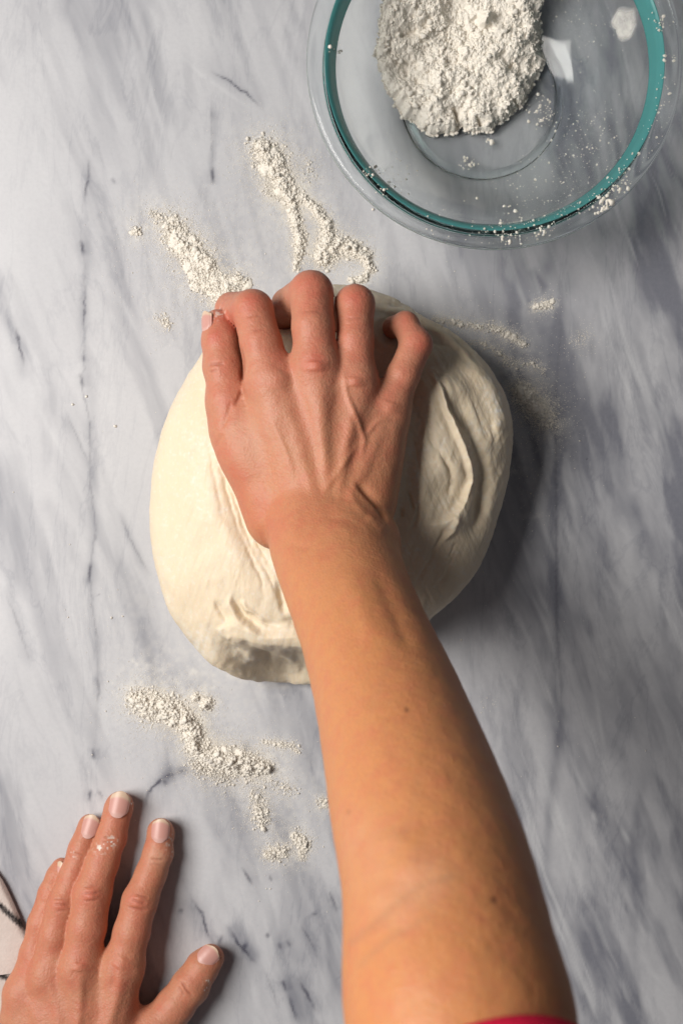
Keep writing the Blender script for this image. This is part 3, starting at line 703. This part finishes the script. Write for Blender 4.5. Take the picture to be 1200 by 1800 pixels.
# ------------------------------------------------------------------ the dough
def build_dough():
    Zw = 30.0
    out = [(480,530),(430,560),(365,612),(325,672),(296,730),(277,790),(270,860),(271,950),(280,1020),(303,1078),(335,1122),(370,1160),(415,1190),(470,1207),(545,1209),(620,1190),(690,1140),(752,1090),(800,1045),(842,985),(876,905),(893,835),(897,775),(884,700),(858,645),(815,598),(760,562),(705,532),(660,514),(620,506),(580,503),(530,510)]
    pts = np.array([at(x, y, Zw)[:2] for x, y in out]); c = at(588, 850, Zw)[:2]
    d = pts - c; th = np.arctan2(d[:, 1], d[:, 0]); r = np.hypot(d[:, 0], d[:, 1]); o = np.argsort(th)
    nu, nr, nb = 900, 400, 30
    T = np.linspace(-math.pi, math.pi, nu, endpoint=False)
    R = np.interp(T, th[o], r[o], period=2 * math.pi)
    ker = np.exp(-(np.arange(-12, 13) / 5.0) ** 2); ker /= ker.sum(); R = np.convolve(np.concatenate([R[-12:], R, R[:12]]), ker, 'valid')
    rows = []
    Htop = 76.0
    for i in range(nr):
        a = (i / (nr - 1)) * math.pi / 2; a = max(a, 1e-4)
        rows.append(np.stack([c[0] + R * math.sin(a) ** 1.0 * np.cos(T), c[1] + R * math.sin(a) ** 1.0 * np.sin(T), np.full(nu, Zw + (Htop - Zw) * math.cos(a) ** 0.78)], 1))
    for i in range(1, nb):
        t = i / (nb - 1)
        rr = R * (1 - 0.11 * t ** 2.2); rows.append(np.stack([c[0] + rr * np.cos(T), c[1] + rr * np.sin(T), np.full(nu, Zw * (1 - t) + .25)], 1))
    V = np.vstack(rows); F = grid_faces(nr + nb - 1, nu, True)[:, ::-1]
    Nn = vnormals(V, F); 
    if Nn[nu * 90, 2] < 0: F = F[:, ::-1]; Nn = -Nn
    Q = to_px(V)
    wq = Q + np.stack([4 * fbm(Q[:, 0] / 30, Q[:, 1] / 30, oct=3, seed=81), 4 * fbm(Q[:, 0] / 30, Q[:, 1] / 30, oct=3, seed=82)], 1)
    D = np.zeros(len(V))
    D += 1.0 * fbm(V[:, 0] / 16, V[:, 1] / 22, V[:, 2] / 16, oct=3, seed=93) + 1.6 * fbm(V[:, 0] / 38, V[:, 1] / 38, V[:, 2] / 38, oct=2, seed=83) + .30 * fbm(V[:, 0] / 6, V[:, 1] / 14, V[:, 2] / 8, oct=3, seed=84)
    S = lambda pts, wl, wr=None, tp=.25: stroke(wq, pts, wl, wr, tp)
    flap = [(752,640),(772,705),(792,760),(812,802),(822,842),(816,878),(798,904),(770,922),(738,930)]
    # folded flap on the right: gentle swell inside, steep drop outside   (wl is the right-hand/outer side when travelling down the screen)
    D += 7.5 * S([(748,650),(768,730),(778,800),(768,870)], 34, 70, .25) + 5.0 * S(flap, 6, 34, .18)
    D += -6.5 * S([(772,668),(800,725),(832,792),(846,850),(842,905),(812,950)], 24, 13, .22)
    D += 5.0 * S([(800,620),(845,680),(868,745),(862,800)], 20, 22, .3)
    D += -2.6 * S([(760,655),(790,730),(812,765)], 4, 7, .3)
    D += 1.5 * S([(720,800),(745,860),(740,905)], 14, 14, .3) - 1.3 * S([(770,790),(790,840),(785,885)], 6, 5, .3) - .9 * S([(745,760),(770,800),(800,850)], 3.5, 3.5, .3)
    D += -1.4 * S([(716,862),(722,880),(727,900)], 2.6, 2.6, .2) - 1.2 * S([(704,892),(707,912)], 3, 3, .3) - 1.4 * S([(735,880),(733,910),(722,935)], 4, 4, .25)
    D += 2.0 * S([(800,900),(790,935),(775,955)], 5, 5, .3) - 1.6 * S([(785,925),(770,955),(755,985)], 5, 5, .3) - 1.0 * S([(800,950),(790,985)], 4, 4)
    # layers at the far edge
    D += 2.4 * S([(660,545),(700,550),(745,572),(800,610),(835,650)], 5, 16, .2) - 2.4 * S([(665,532),(710,538),(760,562),(815,605),(845,650)], 6, 6, .2)
    D += -1.4 * S([(662,580),(680,560),(720,556)], 5, 5) - 1.2 * S([(700,610),(740,598),(800,612)], 4, 6)
    # tucked fold lower left: the sheet above ends in a rolled lip, the part below lies well lower
    lip = smooth_poly([(366,1070),(384,1096),(404,1110),(430,1124),(464,1133),(500,1133),(560,1136),(640,1130)], 8)
    yl = np.interp(wq[:, 0], lip[:, 0], lip[:, 1]); below = wq[:, 1] - yl
    shelf = sstep(-5, 24, below) * sstep(350, 490, wq[:, 0] - .25 * np.clip(below, 0, 80)) * (.24 + .52 * sstep(0, 66, below))
    D += 3.2 * S([(400,1080),(430,1106),(465,1117),(505,1118),(560,1120)], 22, 8, .15)
    D += -1.9 * S([(378,1050),(386,1076),(404,1100)], 4, 9, .35) - 2.6 * S([(408,1036),(420,1072),(446,1100),(480,1116)], 3.5, 11, .4) + 1.6 * S([(400,1042),(412,1074),(436,1100),(460,1112)], 5, 5, .2)
    D += 1.8 * S([(424,1052),(440,1078),(470,1098)], 6, 5, .25) - 1.6 * S([(430,1072),(462,1096),(504,1098)], 3.5, 9, .4)
    D += -3.4 * S([(486,1020),(494,1056),(500,1090)], 5, 18, .4) - 2.4 * S([(490,1088),(522,1098),(570,1100)], 5, 11, .3) + 3.0 * S([(510,1036),(518,1070)], 9, 9, .3)
    D += 1.6 * S([(386,1096),(392,1112),(410,1122)], 7, 7, .2) + 1.3 * S([(402,1150),(425,1162),(440,1180)], 6, 6, .3) + 1.4 * S([(470,1150),(500,1162),(520,1186)], 8, 6, .3) - 1.5 * S([(450,1140),(470,1165),(480,1190)], 6, 8, .3)
    low = sstep(0, 20, below) * sstep(370, 420, wq[:, 0])
    D += 2.0 * S([(400,1112),(430,1140),(452,1175)], 9, 12, .2) - 2.2 * S([(425,1122),(455,1150),(475,1190)], 7, 7, .2) + 1.8 * S([(480,1140),(505,1160),(530,1192)], 10, 8, .2)
    D += low * (1.3 * fbm(Q[:, 0] / 26, Q[:, 1] / 20, oct=2, seed=87) + .12 * fbm(Q[:, 0] / 5, Q[:, 1] / 5, oct=2, seed=88))
    for pts, am in (([(380,800),(400,880),(430,960)],-.9),([(392,830),(420,910),(452,985)],-1.1),([(410,860),(445,940),(480,1010)],-1.0),([(360,760),(378,850),(398,930)],-.5),([(420,930),(450,1000),(470,1060)],-.8),([(455,985),(480,1030),(488,1060)],-.8),([(740,700),(752,760),(765,820)],-.7),([(725,760),(735,820),(738,860)],-.8),([(840,700),(858,760),(862,820)],-.5),([(770,960),(740,1010),(730,1050)],-.7),([(810,940),(790,1000),(765,1040)],-.6),([(700,600),(715,640),(735,680)],-.6)): D += am * S(pts, 3.2, 3.8, .4)
    # press marks round the hand
    D += -2.5 * S([(395,800),(410,880),(445,950),(485,1010)], 20, 20, .2) + 1.6 * S([(360,800),(375,900),(410,970),(460,1030)], 22, 22, .3)
    V = V + Nn * D[:, None]
    V[:, 2] *= 1 - shelf
    V[:, 2] = np.maximum(V[:, 2], 0.25)
    # stretched-skin ripples
    flow = Q[:, 0] + .35 * Q[:, 1]
    V = V + Nn * ((0.22 * fbm(flow / 9, Q[:, 1] / 70, oct=3, seed=85) + .28 * fbm((Q[:, 0] - .45 * Q[:, 1]) / 6, Q[:, 1] / 40, oct=3, seed=89) * sstep(680, 730, Q[:, 0])) * sstep(10, 30, V[:, 2]))[:, None]
    # the hand dents the dough
    for it in range(26):
        dd = RF.sample(V); push = np.clip(0.8 - dd, 0, 1.6); push[V[:, 2] < 8] = 0
        if push.max() <= 0.02: break
        V[:, 2] -= push
    dd = RF.sample(V); V[:, 2] += np.where(V[:, 2] > 12, 2.2 * np.exp(-((dd - 4.5) / 3.2) ** 2), 0)
    V[:, 2] = np.maximum(V[:, 2], 0.25)
    me = mesh_np('dough', V, F)
    fl = .8 * stroke(wq, [(858,700),(862,730),(868,755)], 8, taper=.2) + .5 * stroke(wq, [(840,660),(862,715)], 14) + .5 * stroke(wq, [(400,1130),(430,1160),(445,1180)], 16) + .35 * stroke(wq, [(330,1110),(380,1150)], 18) + .3 * stroke(wq, [(720,780),(740,860)], 16)
    fl += .22 * sstep(.0, .5, fbm(Q[:, 0] / 60, Q[:, 1] / 60, oct=3, seed=90)) + .3 * sstep(.32, .6, noise(Q[:, 0] / 4, Q[:, 1] / 4, seed=92))
    fattr(me, 'flour', np.clip(fl * np.clip(.5 + 1.4 * fbm(Q[:, 0] / 6, Q[:, 1] / 6, oct=3, seed=86), 0, 1), 0, 1))
    link('dough', me, M['dough'], label='large smooth cream ball of bread dough being kneaded under the hand', cat='dough')
build_dough()

# ------------------------------------------------------------------ the glass bowl
RC = at(869, 107, 66)[:2]           # axis of the bowl
PROF_IN = smooth_poly([(0.01,5.2),(20,5.2),(38,5.4),(44.5,7.0),(54,12.5),(66,23),(76,36),(82.5,48),(86,58),(87.5,62.5)], 10)
PROF_OUT = smooth_poly([(87.5,62.5),(89.2,65.2),(92,66.6),(96,67.0),(99.4,66.2),(100.6,63.6),(99.2,61.4),(95.5,60.8),(92.6,59.2),(90.8,55.5),(87.4,46),(80,33),(69.5,19.2),(57,8.0),(49.5,3.0),(47.4,0.6),(45.2,0.35),(43,1.6),(40,2.0),(20,2.0),(0.01,2.0)], 8)
def in_z(r): return np.interp(r, PROF_IN[:, 0], PROF_IN[:, 1])
def build_bowl():
    pr = np.vstack([PROF_IN[:-1], PROF_OUT]); nu = 200; a = np.arange(nu) / nu * 2 * math.pi
    V = np.stack([RC[0] + pr[:, 0][:, None] * np.cos(a), RC[1] + pr[:, 0][:, None] * np.sin(a), np.repeat(pr[:, 1][:, None], nu, 1)], -1).reshape(-1, 3)
    F = grid_faces(len(pr), nu, True)
    me = mesh_np('glass_bowl', V, [F, np.array([np.arange(nu)[::-1]], np.int32).reshape(1, -1) if False else F[:0]])
    if vnormals(V, F)[5 * nu, 2] < 0: me.flip_normals()
    bowl = link('glass_bowl', me, M['glass'], label='clear glass mixing bowl with teal tinted rim holding flour', cat='bowl')
    # thick upper edge of the wall, where the glass shows its teal body colour
    zz = np.linspace(55, 62.3, 10); ri = np.interp(zz, PROF_IN[:, 1], PROF_IN[:, 0])
    lip = np.stack([PROF_OUT[1:14, 0], PROF_OUT[1:14, 1]], 1)
    pr = np.vstack([np.stack([ri - .22, zz + .05], 1), lip + [-.16, .16], lip[::-1] + [-.04, .05], np.stack([ri[::-1] - .05, zz[::-1]], 1)])
    V = np.stack([RC[0] + pr[:, 0][:, None] * np.cos(a), RC[1] + pr[:, 0][:, None] * np.sin(a), np.repeat(pr[:, 1][:, None], nu, 1)], -1).reshape(-1, 3)
    F = np.vstack([grid_faces(len(pr), nu, True), np.stack([(len(pr) - 1) * nu + np.arange(nu), np.arange(nu), (np.arange(nu) + 1) % nu, (len(pr) - 1) * nu + (np.arange(nu) + 1) % nu], 1)])
    link('rim_band', mesh_np('rim_band', V, F), M['band'], bowl, label='teal tinted band below the rim')
build_bowl()

# ------------------------------------------------------------------ flour
def ico(sub):
    t = (1 + 5 ** .5) / 2
    v = [(-1,t,0),(1,t,0),(-1,-t,0),(1,-t,0),(0,-1,t),(0,1,t),(0,-1,-t),(0,1,-t),(t,0,-1),(t,0,1),(-t,0,-1),(-t,0,1)]
    f = [(0,11,5),(0,5,1),(0,1,7),(0,7,10),(0,10,11),(1,5,9),(5,11,4),(11,10,2),(10,7,6),(7,1,8),(3,9,4),(3,4,2),(3,2,6),(3,6,8),(3,8,9),(4,9,5),(2,4,11),(6,2,10),(8,6,7),(9,8,1)]
    v = [np.array(p) / np.linalg.norm(p) for p in v]
    for _ in range(sub):
        nf = []; cache = {}
        def mid(i, j):
            kk = (min(i, j), max(i, j))
            if kk not in cache: p = v[i] + v[j]; v.append(p / np.linalg.norm(p)); cache[kk] = len(v) - 1
            return cache[kk]
        for (a, b, c) in f:
            ab, bc, ca = mid(a, b), mid(b, c), mid(c, a); nf += [(a, ab, ca), (b, bc, ab), (c, ca, bc), (ab, bc, ca)]
        f = nf
    return np.array(v), np.array(f)
ICO = {0: ico(0), 1: ico(1), 2: ico(2)}

def grains(P, s, sub, rough=.28, flat=.8):
    """lumpy grains of radius s at points P -> V, F"""
    if len(P) == 0: return np.zeros((0, 3)), np.zeros((0, 3), int)
    v, f = ICO[sub]; n = len(P)
    A = rng.normal(size=(n, 3, 3)) ; q, _ = np.linalg.qr(A)
    sc = s[:, None] * rng.uniform(.65, 1.25, (n, 3)); vv = np.einsum('nij,nkj->nki', q, (v[None] * sc[:, None, :]))
    vv *= 1 + rough * rng.uniform(-1, 1, (n, len(v), 1)); vv[:, :, 2] *= flat
    V = (P[:, None, :] + vv).reshape(-1, 3); F = (f[None] + (np.arange(n) * len(v))[:, None, None]).reshape(-1, 3)
    return V, F

def join(parts):
    Vs, Fs, o = [], [], 0
    for V, F in parts:
        Vs.append(V); Fs.append(F + o); o += len(V)
    return np.vstack(Vs), np.vstack(Fs)

def pile(name, strands, label, dens=1.0, hgt=3.6, zfun=None):
    parts = []
    for st in strands:
        if len(st) == 1: st = [st[0], (st[0][0] + 1, st[0][1], st[0][2], st[0][3])]
        st = np.array(st, float); seg = np.linalg.norm(st[1:, :2] - st[:-1, :2], axis=1)
        for i in range(len(seg)):
            rm = (st[i, 2] + st[i + 1, 2]) / 2; am = (st[i, 3] + st[i + 1, 3]) / 2
            area = (seg[i] + rm * .9) * 2 * rm / 9.0
            def spots(n, spread):
                t = rng.uniform(-.1, 1.1, n)[:, None]; c = st[i] + t * (st[i + 1] - st[i])
                g = rng.normal(size=(n, 2)); rad = np.linalg.norm(g, axis=1) * .62 * spread
                return c[:, :2] + g * .62 * spread * c[:, 2:3], rad, c[:, 2]
            # packed core of the heap, lumpy
            nc = int(area * .055 * am) + 1
            if am > .45:
                xy, rad, rr = spots(nc, .42); cv, cf = ICO[2]
                for (x, y), q, r_ in zip(xy, rad, rr):
                    a_ = r_ / 3 * rng.uniform(.28, .5); c_ = at(x, y, 0)
                    vv = cv * np.array([a_, a_, min(hgt * .5, a_ * .45) * min(am, 1.2)])
                    vv = vv * (1 + .55 * fbm(cv[:, 0] * 3 + x, cv[:, 1] * 2 + y, cv[:, 2] * 2, oct=3, seed=95))[:, None] + c_
                    parts.append((vv, cf))
            # crumbs
            n = int(area * 6.0 * am * dens) + 3
            xy, rad, _ = spots(n, .80)
            wob = .5 + .9 * np.clip(fbm(xy[:, 0] / 8, xy[:, 1] / 8, oct=3, seed=91) + .3, 0, 1)
            h = hgt * min(am, 1.3) * np.exp(-(rad / .62) ** 2) * wob * min(1, rm / 18)
            s = np.clip(.205 * np.exp(rng.normal(0, .5, n)) * (1 + .5 * np.exp(-rad ** 2)), .14, 1.7) * (.75 + .35 * min(am, 1.2))
            P = np.array([at(x, y, 0) for x, y in xy]); P[:, 2] = s * .4 + h * rng.uniform(.55, 1.0, n)
            big = s > .5
            parts += [grains(P[big], s[big], 1, .22), grains(P[~big], s[~big], 0)]
            # powder round the pile
            n = int(area * (11 * am + .6) * dens)
            xy, rad, _ = spots(n, 1.35); s = rng.uniform(.10, .26, n)
            P = np.array([at(x, y, 0) for x, y in xy]); P[:, 2] = s * .3 + .5 * hgt * min(am, 1) * np.exp(-(rad / .5) ** 2) * rng.uniform(0, 1, n)
            parts.append(grains(P, s, 0))
            n = int(area * (2.2 * am + .5) * dens)
            xy, rad, _ = spots(n, 2.6); s = rng.uniform(.10, .26, n)
            P = np.array([at(x, y, 0) for x, y in xy]); P[:, 2] = s * .3
            parts.append(grains(P, s, 0))
    V, F = join(parts)
    V[:, 2] = np.maximum(V[:, 2], 0.03)
    link(name, mesh_np(name, V, F, smooth=True), M['flour'], label=label, cat='flour', group='flour spilled on the marble')

pile('flour_pile', PILES['upper'], 'forked streak of white flour on marble between the bowl and the kneading hand')
pile('flour_pile', PILES['left'], 'loose flour streak on marble left of the knuckles, reaching the index finger', .9, 3.0)
pile('flour_pile', PILES['speck'], 'small round flour speck on marble left of the thumb tip', .9, 2.2)
pile('flour_pile', PILES['lower'], 'long crumbly ridge of flour on marble between the dough and the flat hand', 1.0, 4.4)
pile('flour_pile', PILES['lump'], 'two small compact flour lumps just below the dough', 1.0, 4.6)
pile('flour_pile', PILES['dash'], 'short thin dash of flour beside the forearm, right of the long ridge', 1.0, 1.6)
pile('flour_pile', PILES['trail'], 'broken patch of flour trailing below the long ridge towards the forearm', .9, 2.8)
pile('flour_pile', PILES['edge'], 'small flour patch touching the left edge of the forearm', .9, 2.0)
pile('flour_pile', PILES['right'], 'shaded tan flour patch on marble right of the dough', .9, 1.6)
pile('flour_pile', PILES['arc'], 'thin curved arcs of flour on marble behind the upper right edge of the dough', .8, 1.4)
pile('flour_pile', PILES['tuft'], 'small bright flour tuft on the dark vein below the bowl', .9, 1.6)
pile('flour_pile', PILES['wisp'], 'faint wisp of flour dust at the far right of the marble', .8, 1.0)

def scatter():
    P, s = [], []
    for c, r, n in (((300,450),130,420),((520,380),110,420),((330,1300),130,500),((500,1430),110,420),((170,1080),70,60),((230,1200),60,90),((880,620),80,260),((940,720),70,160),((800,540),70,120),((860,1235),28,60),((930,830),50,90),((930,910),50,70),((600,900),560,420),((150,710),40,8),((980,1310),60,14),((1000,620),60,50),((220,1330),80,60)):
        g = rng.normal(0, .55, (n, 2)) * r + np.array(c)
        for x, y in g:
            q = float(np.clip(.14 * math.exp(rng.normal(0, .45)), .08, .6)); P.append(at(x, y, 0) + np.array([0, 0, q * .3])); s.append(q)
    for x, y, q in ((128,711,1.1),(152,697,.8),(203,749,.9),(294,570,1.0),(123,957,.5),(120,1085,.6),(196,1086,.8),(216,1083,.6),(24,865,.5),(655,368,1.0),(810,1125,.7),(186,1250,.7),(190,1198,.5),(1018,775,.5),(980,1312,.6),(395,1393,.6),(468,1562,.5),(455,1584,.4)):
        P.append(at(x, y, 0) + np.array([0, 0, q * .3])); s.append(q)
    V, F = grains(np.array(P), np.array(s), 0); V[:, 2] = np.maximum(V[:, 2], .03)
    link('flour_dust', mesh_np('flour_dust', V, F), M['flour'], label='fine flour grains scattered over the marble', cat='flour', kind='stuff')
scatter()

def bowl_flour():
    """heap lying against the left wall and floor of the bowl"""
    out = [(664,70),(668,105),(682,150),(700,185),(735,210),(770,232),(800,226),(815,212),(835,222),(870,214),(905,196),(928,172),(935,140),(955,95),(950,60),(945,30),(950,-10),(935,-60),(880,-95),(800,-100),(730,-70),(690,-20),(672,30)]
    Zr = 16.0
    p = np.array([at(x, y, Zr + (8 if x < 700 else 0))[:2] for x, y in out]); c = at(810, 70, 20)[:2]
    d = p - c; th = np.arctan2(d[:, 1], d[:, 0]); r = np.hypot(*d.T); o = np.argsort(th)
    nu, nr = 420, 190; T = np.linspace(-math.pi, math.pi, nu, endpoint=False); R = np.interp(T, th[o], r[o], period=2 * math.pi)
    R = R * (1 + .10 * fbm(np.cos(T) * 5, np.sin(T) * 5, oct=5, seed=101, gain=.6))
    rows = []
    for i in range(nr):
        q = i / (nr - 1); q = max(q, 1e-4)
        x, y = c[0] + R * q * np.cos(T), c[1] + R * q * np.sin(T)
        base = in_z(np.hypot(x - RC[0], y - RC[1]))
        top = 15 * (1 - q ** 3.2) ** .55
        lump = (6.0 * fbm(x / 17, y / 17, oct=3, seed=108) + 3.6 * fbm(x / 8, y / 8, oct=5, seed=103, gain=.55) + 1.5 * np.abs(fbm(x / 5, y / 5, oct=3, seed=104)) + 1.0 * fbm(x / 1.8, y / 1.8, oct=2, seed=107)) * sstep(0, .14, 1 - q)
        rows.append(np.stack([x, y, base * (1 - .35 * (1 - q)) + top + lump + .35], 1))
    V = np.vstack(rows); F = grid_faces(nr, nu, True)
    n = len(V); low = V.copy()[-nu:]; low[:, 2] = in_z(np.hypot(low[:, 0] - RC[0], low[:, 1] - RC[1])) + .25
    Q = to_px(V)
    for pts, am, wd in (([(797,186),(803,204),(806,228)], -7, 3.2), ([(838,200),(846,222)], -6, 3), ([(905,172),(914,190)], -6, 3), ([(700,60),(740,50),(760,20)], -4, 8), ([(690,110),(720,130),(735,170)], -2.5, 9),
                        ([(830,30),(850,50),(868,40)], -3.0, 8), ([(880,90),(900,120)], -2.5, 6), ([(760,120),(800,110),(840,130)], -2.2, 6), ([(858,20),(850,45)], 4.5, 7)):
        V[:, 2] += am * stroke(Q, pts, wd, taper=.1)
    V[:, 2] = np.maximum(V[:, 2], in_z(np.hypot(V[:, 0] - RC[0], V[:, 1] - RC[1])) + .3)
    if vnormals(V, F)[nu * 40, 2] < 0: F = F[:, ::-1]
    # underside lying on the glass
    parts = [(V, np.vstack([F[:, [0, 1, 2]], F[:, [0, 2, 3]]]))]
    # crumbs over the heap
    def on_heap(n, smin, smax, sub, lim=1.0):
        i = rng.integers(0, len(V), n * 3); q = (i // nu) / (nr - 1); i = i[rng.uniform(size=len(i)) < q * .9 + .05][:n]
        s = np.clip(smin * np.exp(np.abs(rng.normal(0, .7, len(i)))), smin, smax)
        return grains(V[i] + np.stack([np.zeros(len(i)), np.zeros(len(i)), s * .15], 1), s, sub, .26, .9)
    parts += [on_heap(1100, .34, 1.7, 1), on_heap(7000, .18, .45, 0)]
    rim = V[-nu:]; k = rng.integers(0, nu, 900); s = rng.uniform(.3, 1.1, 900)
    P = rim[k] + rng.normal(0, .5, (900, 3)); P[:, 2] = in_z(np.hypot(P[:, 0] - RC[0], P[:, 1] - RC[1])) + s * .7
    parts.append(grains(P, s, 1, .25))
    V2, F2 = join(parts)
    link('flour_mound', mesh_np('flour_mound', V2, F2), M['flour'], label='lumpy heap of white flour inside the glass bowl', cat='flour')

    # loose grains and smears on the glass
    P, S_ = [], []
    def on_glass(x, y, s):
        z = 10.0
        for _ in range(6):
            w_ = at(x, y, z); rr = math.hypot(w_[0] - RC[0], w_[1] - RC[1])
            z = float(in_z(rr)) if rr < 87.5 else 66.7
        if rr < 99: P.append(np.array([w_[0], w_[1], z + s * .35])); S_.append(s)
    for (x, y, r, n, s) in ((955,195,22,70,.45),(862,250,8,9,1.0),(822,290,12,30,.4),(1040,240,60,150,.25),(950,345,70,160,.25),(1085,330,28,45,.55),(1062,368,16,60,.7),(890,412,30,50,.5),(945,408,14,20,.55),(655,300,14,30,.5),(685,325,12,14,.5),(900,60,70,120,.22),(1000,300,90,160,.18),(1010,60,70,90,.2),(700,300,40,40,.3),(1160,40,14,30,.4),(1178,100,10,10,.4),(780,400,40,30,.3),(590,90,10,14,.5)):
        for _ in range(n): on_glass(x + rng.normal() * r * .6, y + rng.normal() * r * .6, float(np.clip(s * math.exp(rng.normal(0, .5)), .12, 1.6)))
    for t in np.linspace(0, 1, 260):   # dusting along the lower right of the rim
        a = math.radians(-100 + 95 * t); rr = 88 + rng.uniform(-3, 10)
        s = float(np.clip(.24 * math.exp(rng.normal(0, .6)), .12, .9)); z = float(in_z(rr)) if rr < 87.5 else 66.7
        if rng.uniform() < .8: P.append(np.array([RC[0] + rr * math.cos(a), RC[1] + rr * math.sin(a), z + s * .3])); S_.append(s)
    V3, F3 = grains(np.array(P), np.array(S_), 0)
    link('flour_grains', mesh_np('flour_grains', V3, F3), M['flour'], label='loose flour grains clinging to the inside and rim of the glass bowl', cat='flour', kind='stuff')

    def smear(pts, label):
        """thin dried flour film lying on the inner wall"""
        pts = np.array(pts, float); cc = pts.mean(0); V = []; nr_, nu_ = 8, 48
        ang = np.arctan2(*(pts - cc).T[::-1]); rad = np.hypot(*(pts - cc).T); o = np.argsort(ang); T = np.linspace(-math.pi, math.pi, nu_, endpoint=False)
        Rr = np.interp(T, ang[o], rad[o], period=2 * math.pi) * (1 + .12 * fbm(np.cos(T) * 5, np.sin(T) * 5, oct=3, seed=111))
        for lay in (0, 1):
            for i in range(nr_):
                q = max(i / (nr_ - 1), 1e-3)
                for t, R_ in zip(T, Rr):
                    x, y = cc[0] + R_ * q * math.cos(t), cc[1] + R_ * q * math.sin(t); z = 30.
                    for _ in range(7):
                        w_ = at(x, y, z); rr = math.hypot(w_[0] - RC[0], w_[1] - RC[1]); z = float(in_z(rr))
                    V.append((w_[0], w_[1], z + .12 + (.35 * (1 - q ** 4) if lay == 0 else 0)))
        V = np.array(V); n = nr_ * nu_; F = grid_faces(nr_, nu_, True)
        me = mesh_np('flour_smear', V, [F, F[:, ::-1] + n]); fattr(me, 'fade', np.tile(np.repeat(sstep(1.0, .62, np.linspace(0, 1, nr_)), nu_), 2))
        link('flour_smear', me, M['film'], label=label, cat='flour')
    smear([(1070,30),(1085,15),(1102,22),(1115,45),(1108,70),(1095,78),(1080,55)], 'white flour smear on the upper right inner wall of the glass bowl')
bowl_flour()

# ------------------------------------------------------------------ striped towel
def build_towel():
    # folded linen: lower layer and an upper layer, both running out of the frame at the lower left
    V, F, stripe, off = [], [], [], 0
    def layer(edge, z0, thick, lines, seed):
        nonlocal off
        e = smooth_poly(edge, 10); nu = len(e); nv = 70; base = []
        for lay in (0, 1):
            for i in range(nu):
                for j in range(nv):
                    v = j / (nv - 1); x = e[i, 0] - v * 230; y = e[i, 1] + v * 30
                    w_ = at(x, y, 0)
                    roll = min(1, (v * 230 / 10))
                    zt = z0 + thick * (1 - (1 - roll) ** 2) ** .5
                    wav = 1.8 * fbm(np.array([w_[0] / 22]), np.array([w_[1] / 22]), oct=2, seed=seed)[0] * roll
                    base.append((w_[0], w_[1], max(.4, zt + wav) if lay == 0 else max(.3, z0 - .0)))
        B = np.array(base); n = nu * nv
        top = grid_faces(nu, nv)
        V.append(B); F.append(np.vstack([top, top[:, ::-1] + n]) + off); off += len(B)
        q = to_px(np.stack([B[:, 0], B[:, 1], np.zeros(len(B))], 1)); s = np.zeros(len(B))
        for (a, b, wd) in lines:
            dd, _, _ = poly_dist(q, [a, b]); s = np.maximum(s, sstep(wd + 1.2, wd - 1.2, dd))
        s[n:] = 0; stripe.append(s)
    layer([(22,1850),(26,1770),(30,1735),(40,1690),(36,1660)], .4, 3.0, [((-160,1640),(90,1748),4.6),((-160,1728),(80,1846),4.6)], 121)
    layer([(-40,1470),(-12,1516),(10,1548),(30,1590),(48,1632),(62,1662),(40,1700),(22,1690),(8,1676),(-20,1655)], 3.4, 3.6, [((-140,1448),(80,1655),4.8)], 122)
    V = np.vstack(V); F = np.vstack(F)
    me = mesh_np('towel', V, F); fattr(me, 'stripe', np.concatenate(stripe))
    link('tea_towel', me, M['cloth'], label='white linen tea towel with thin black stripes lying folded under the flat hand', cat='towel')
build_towel()
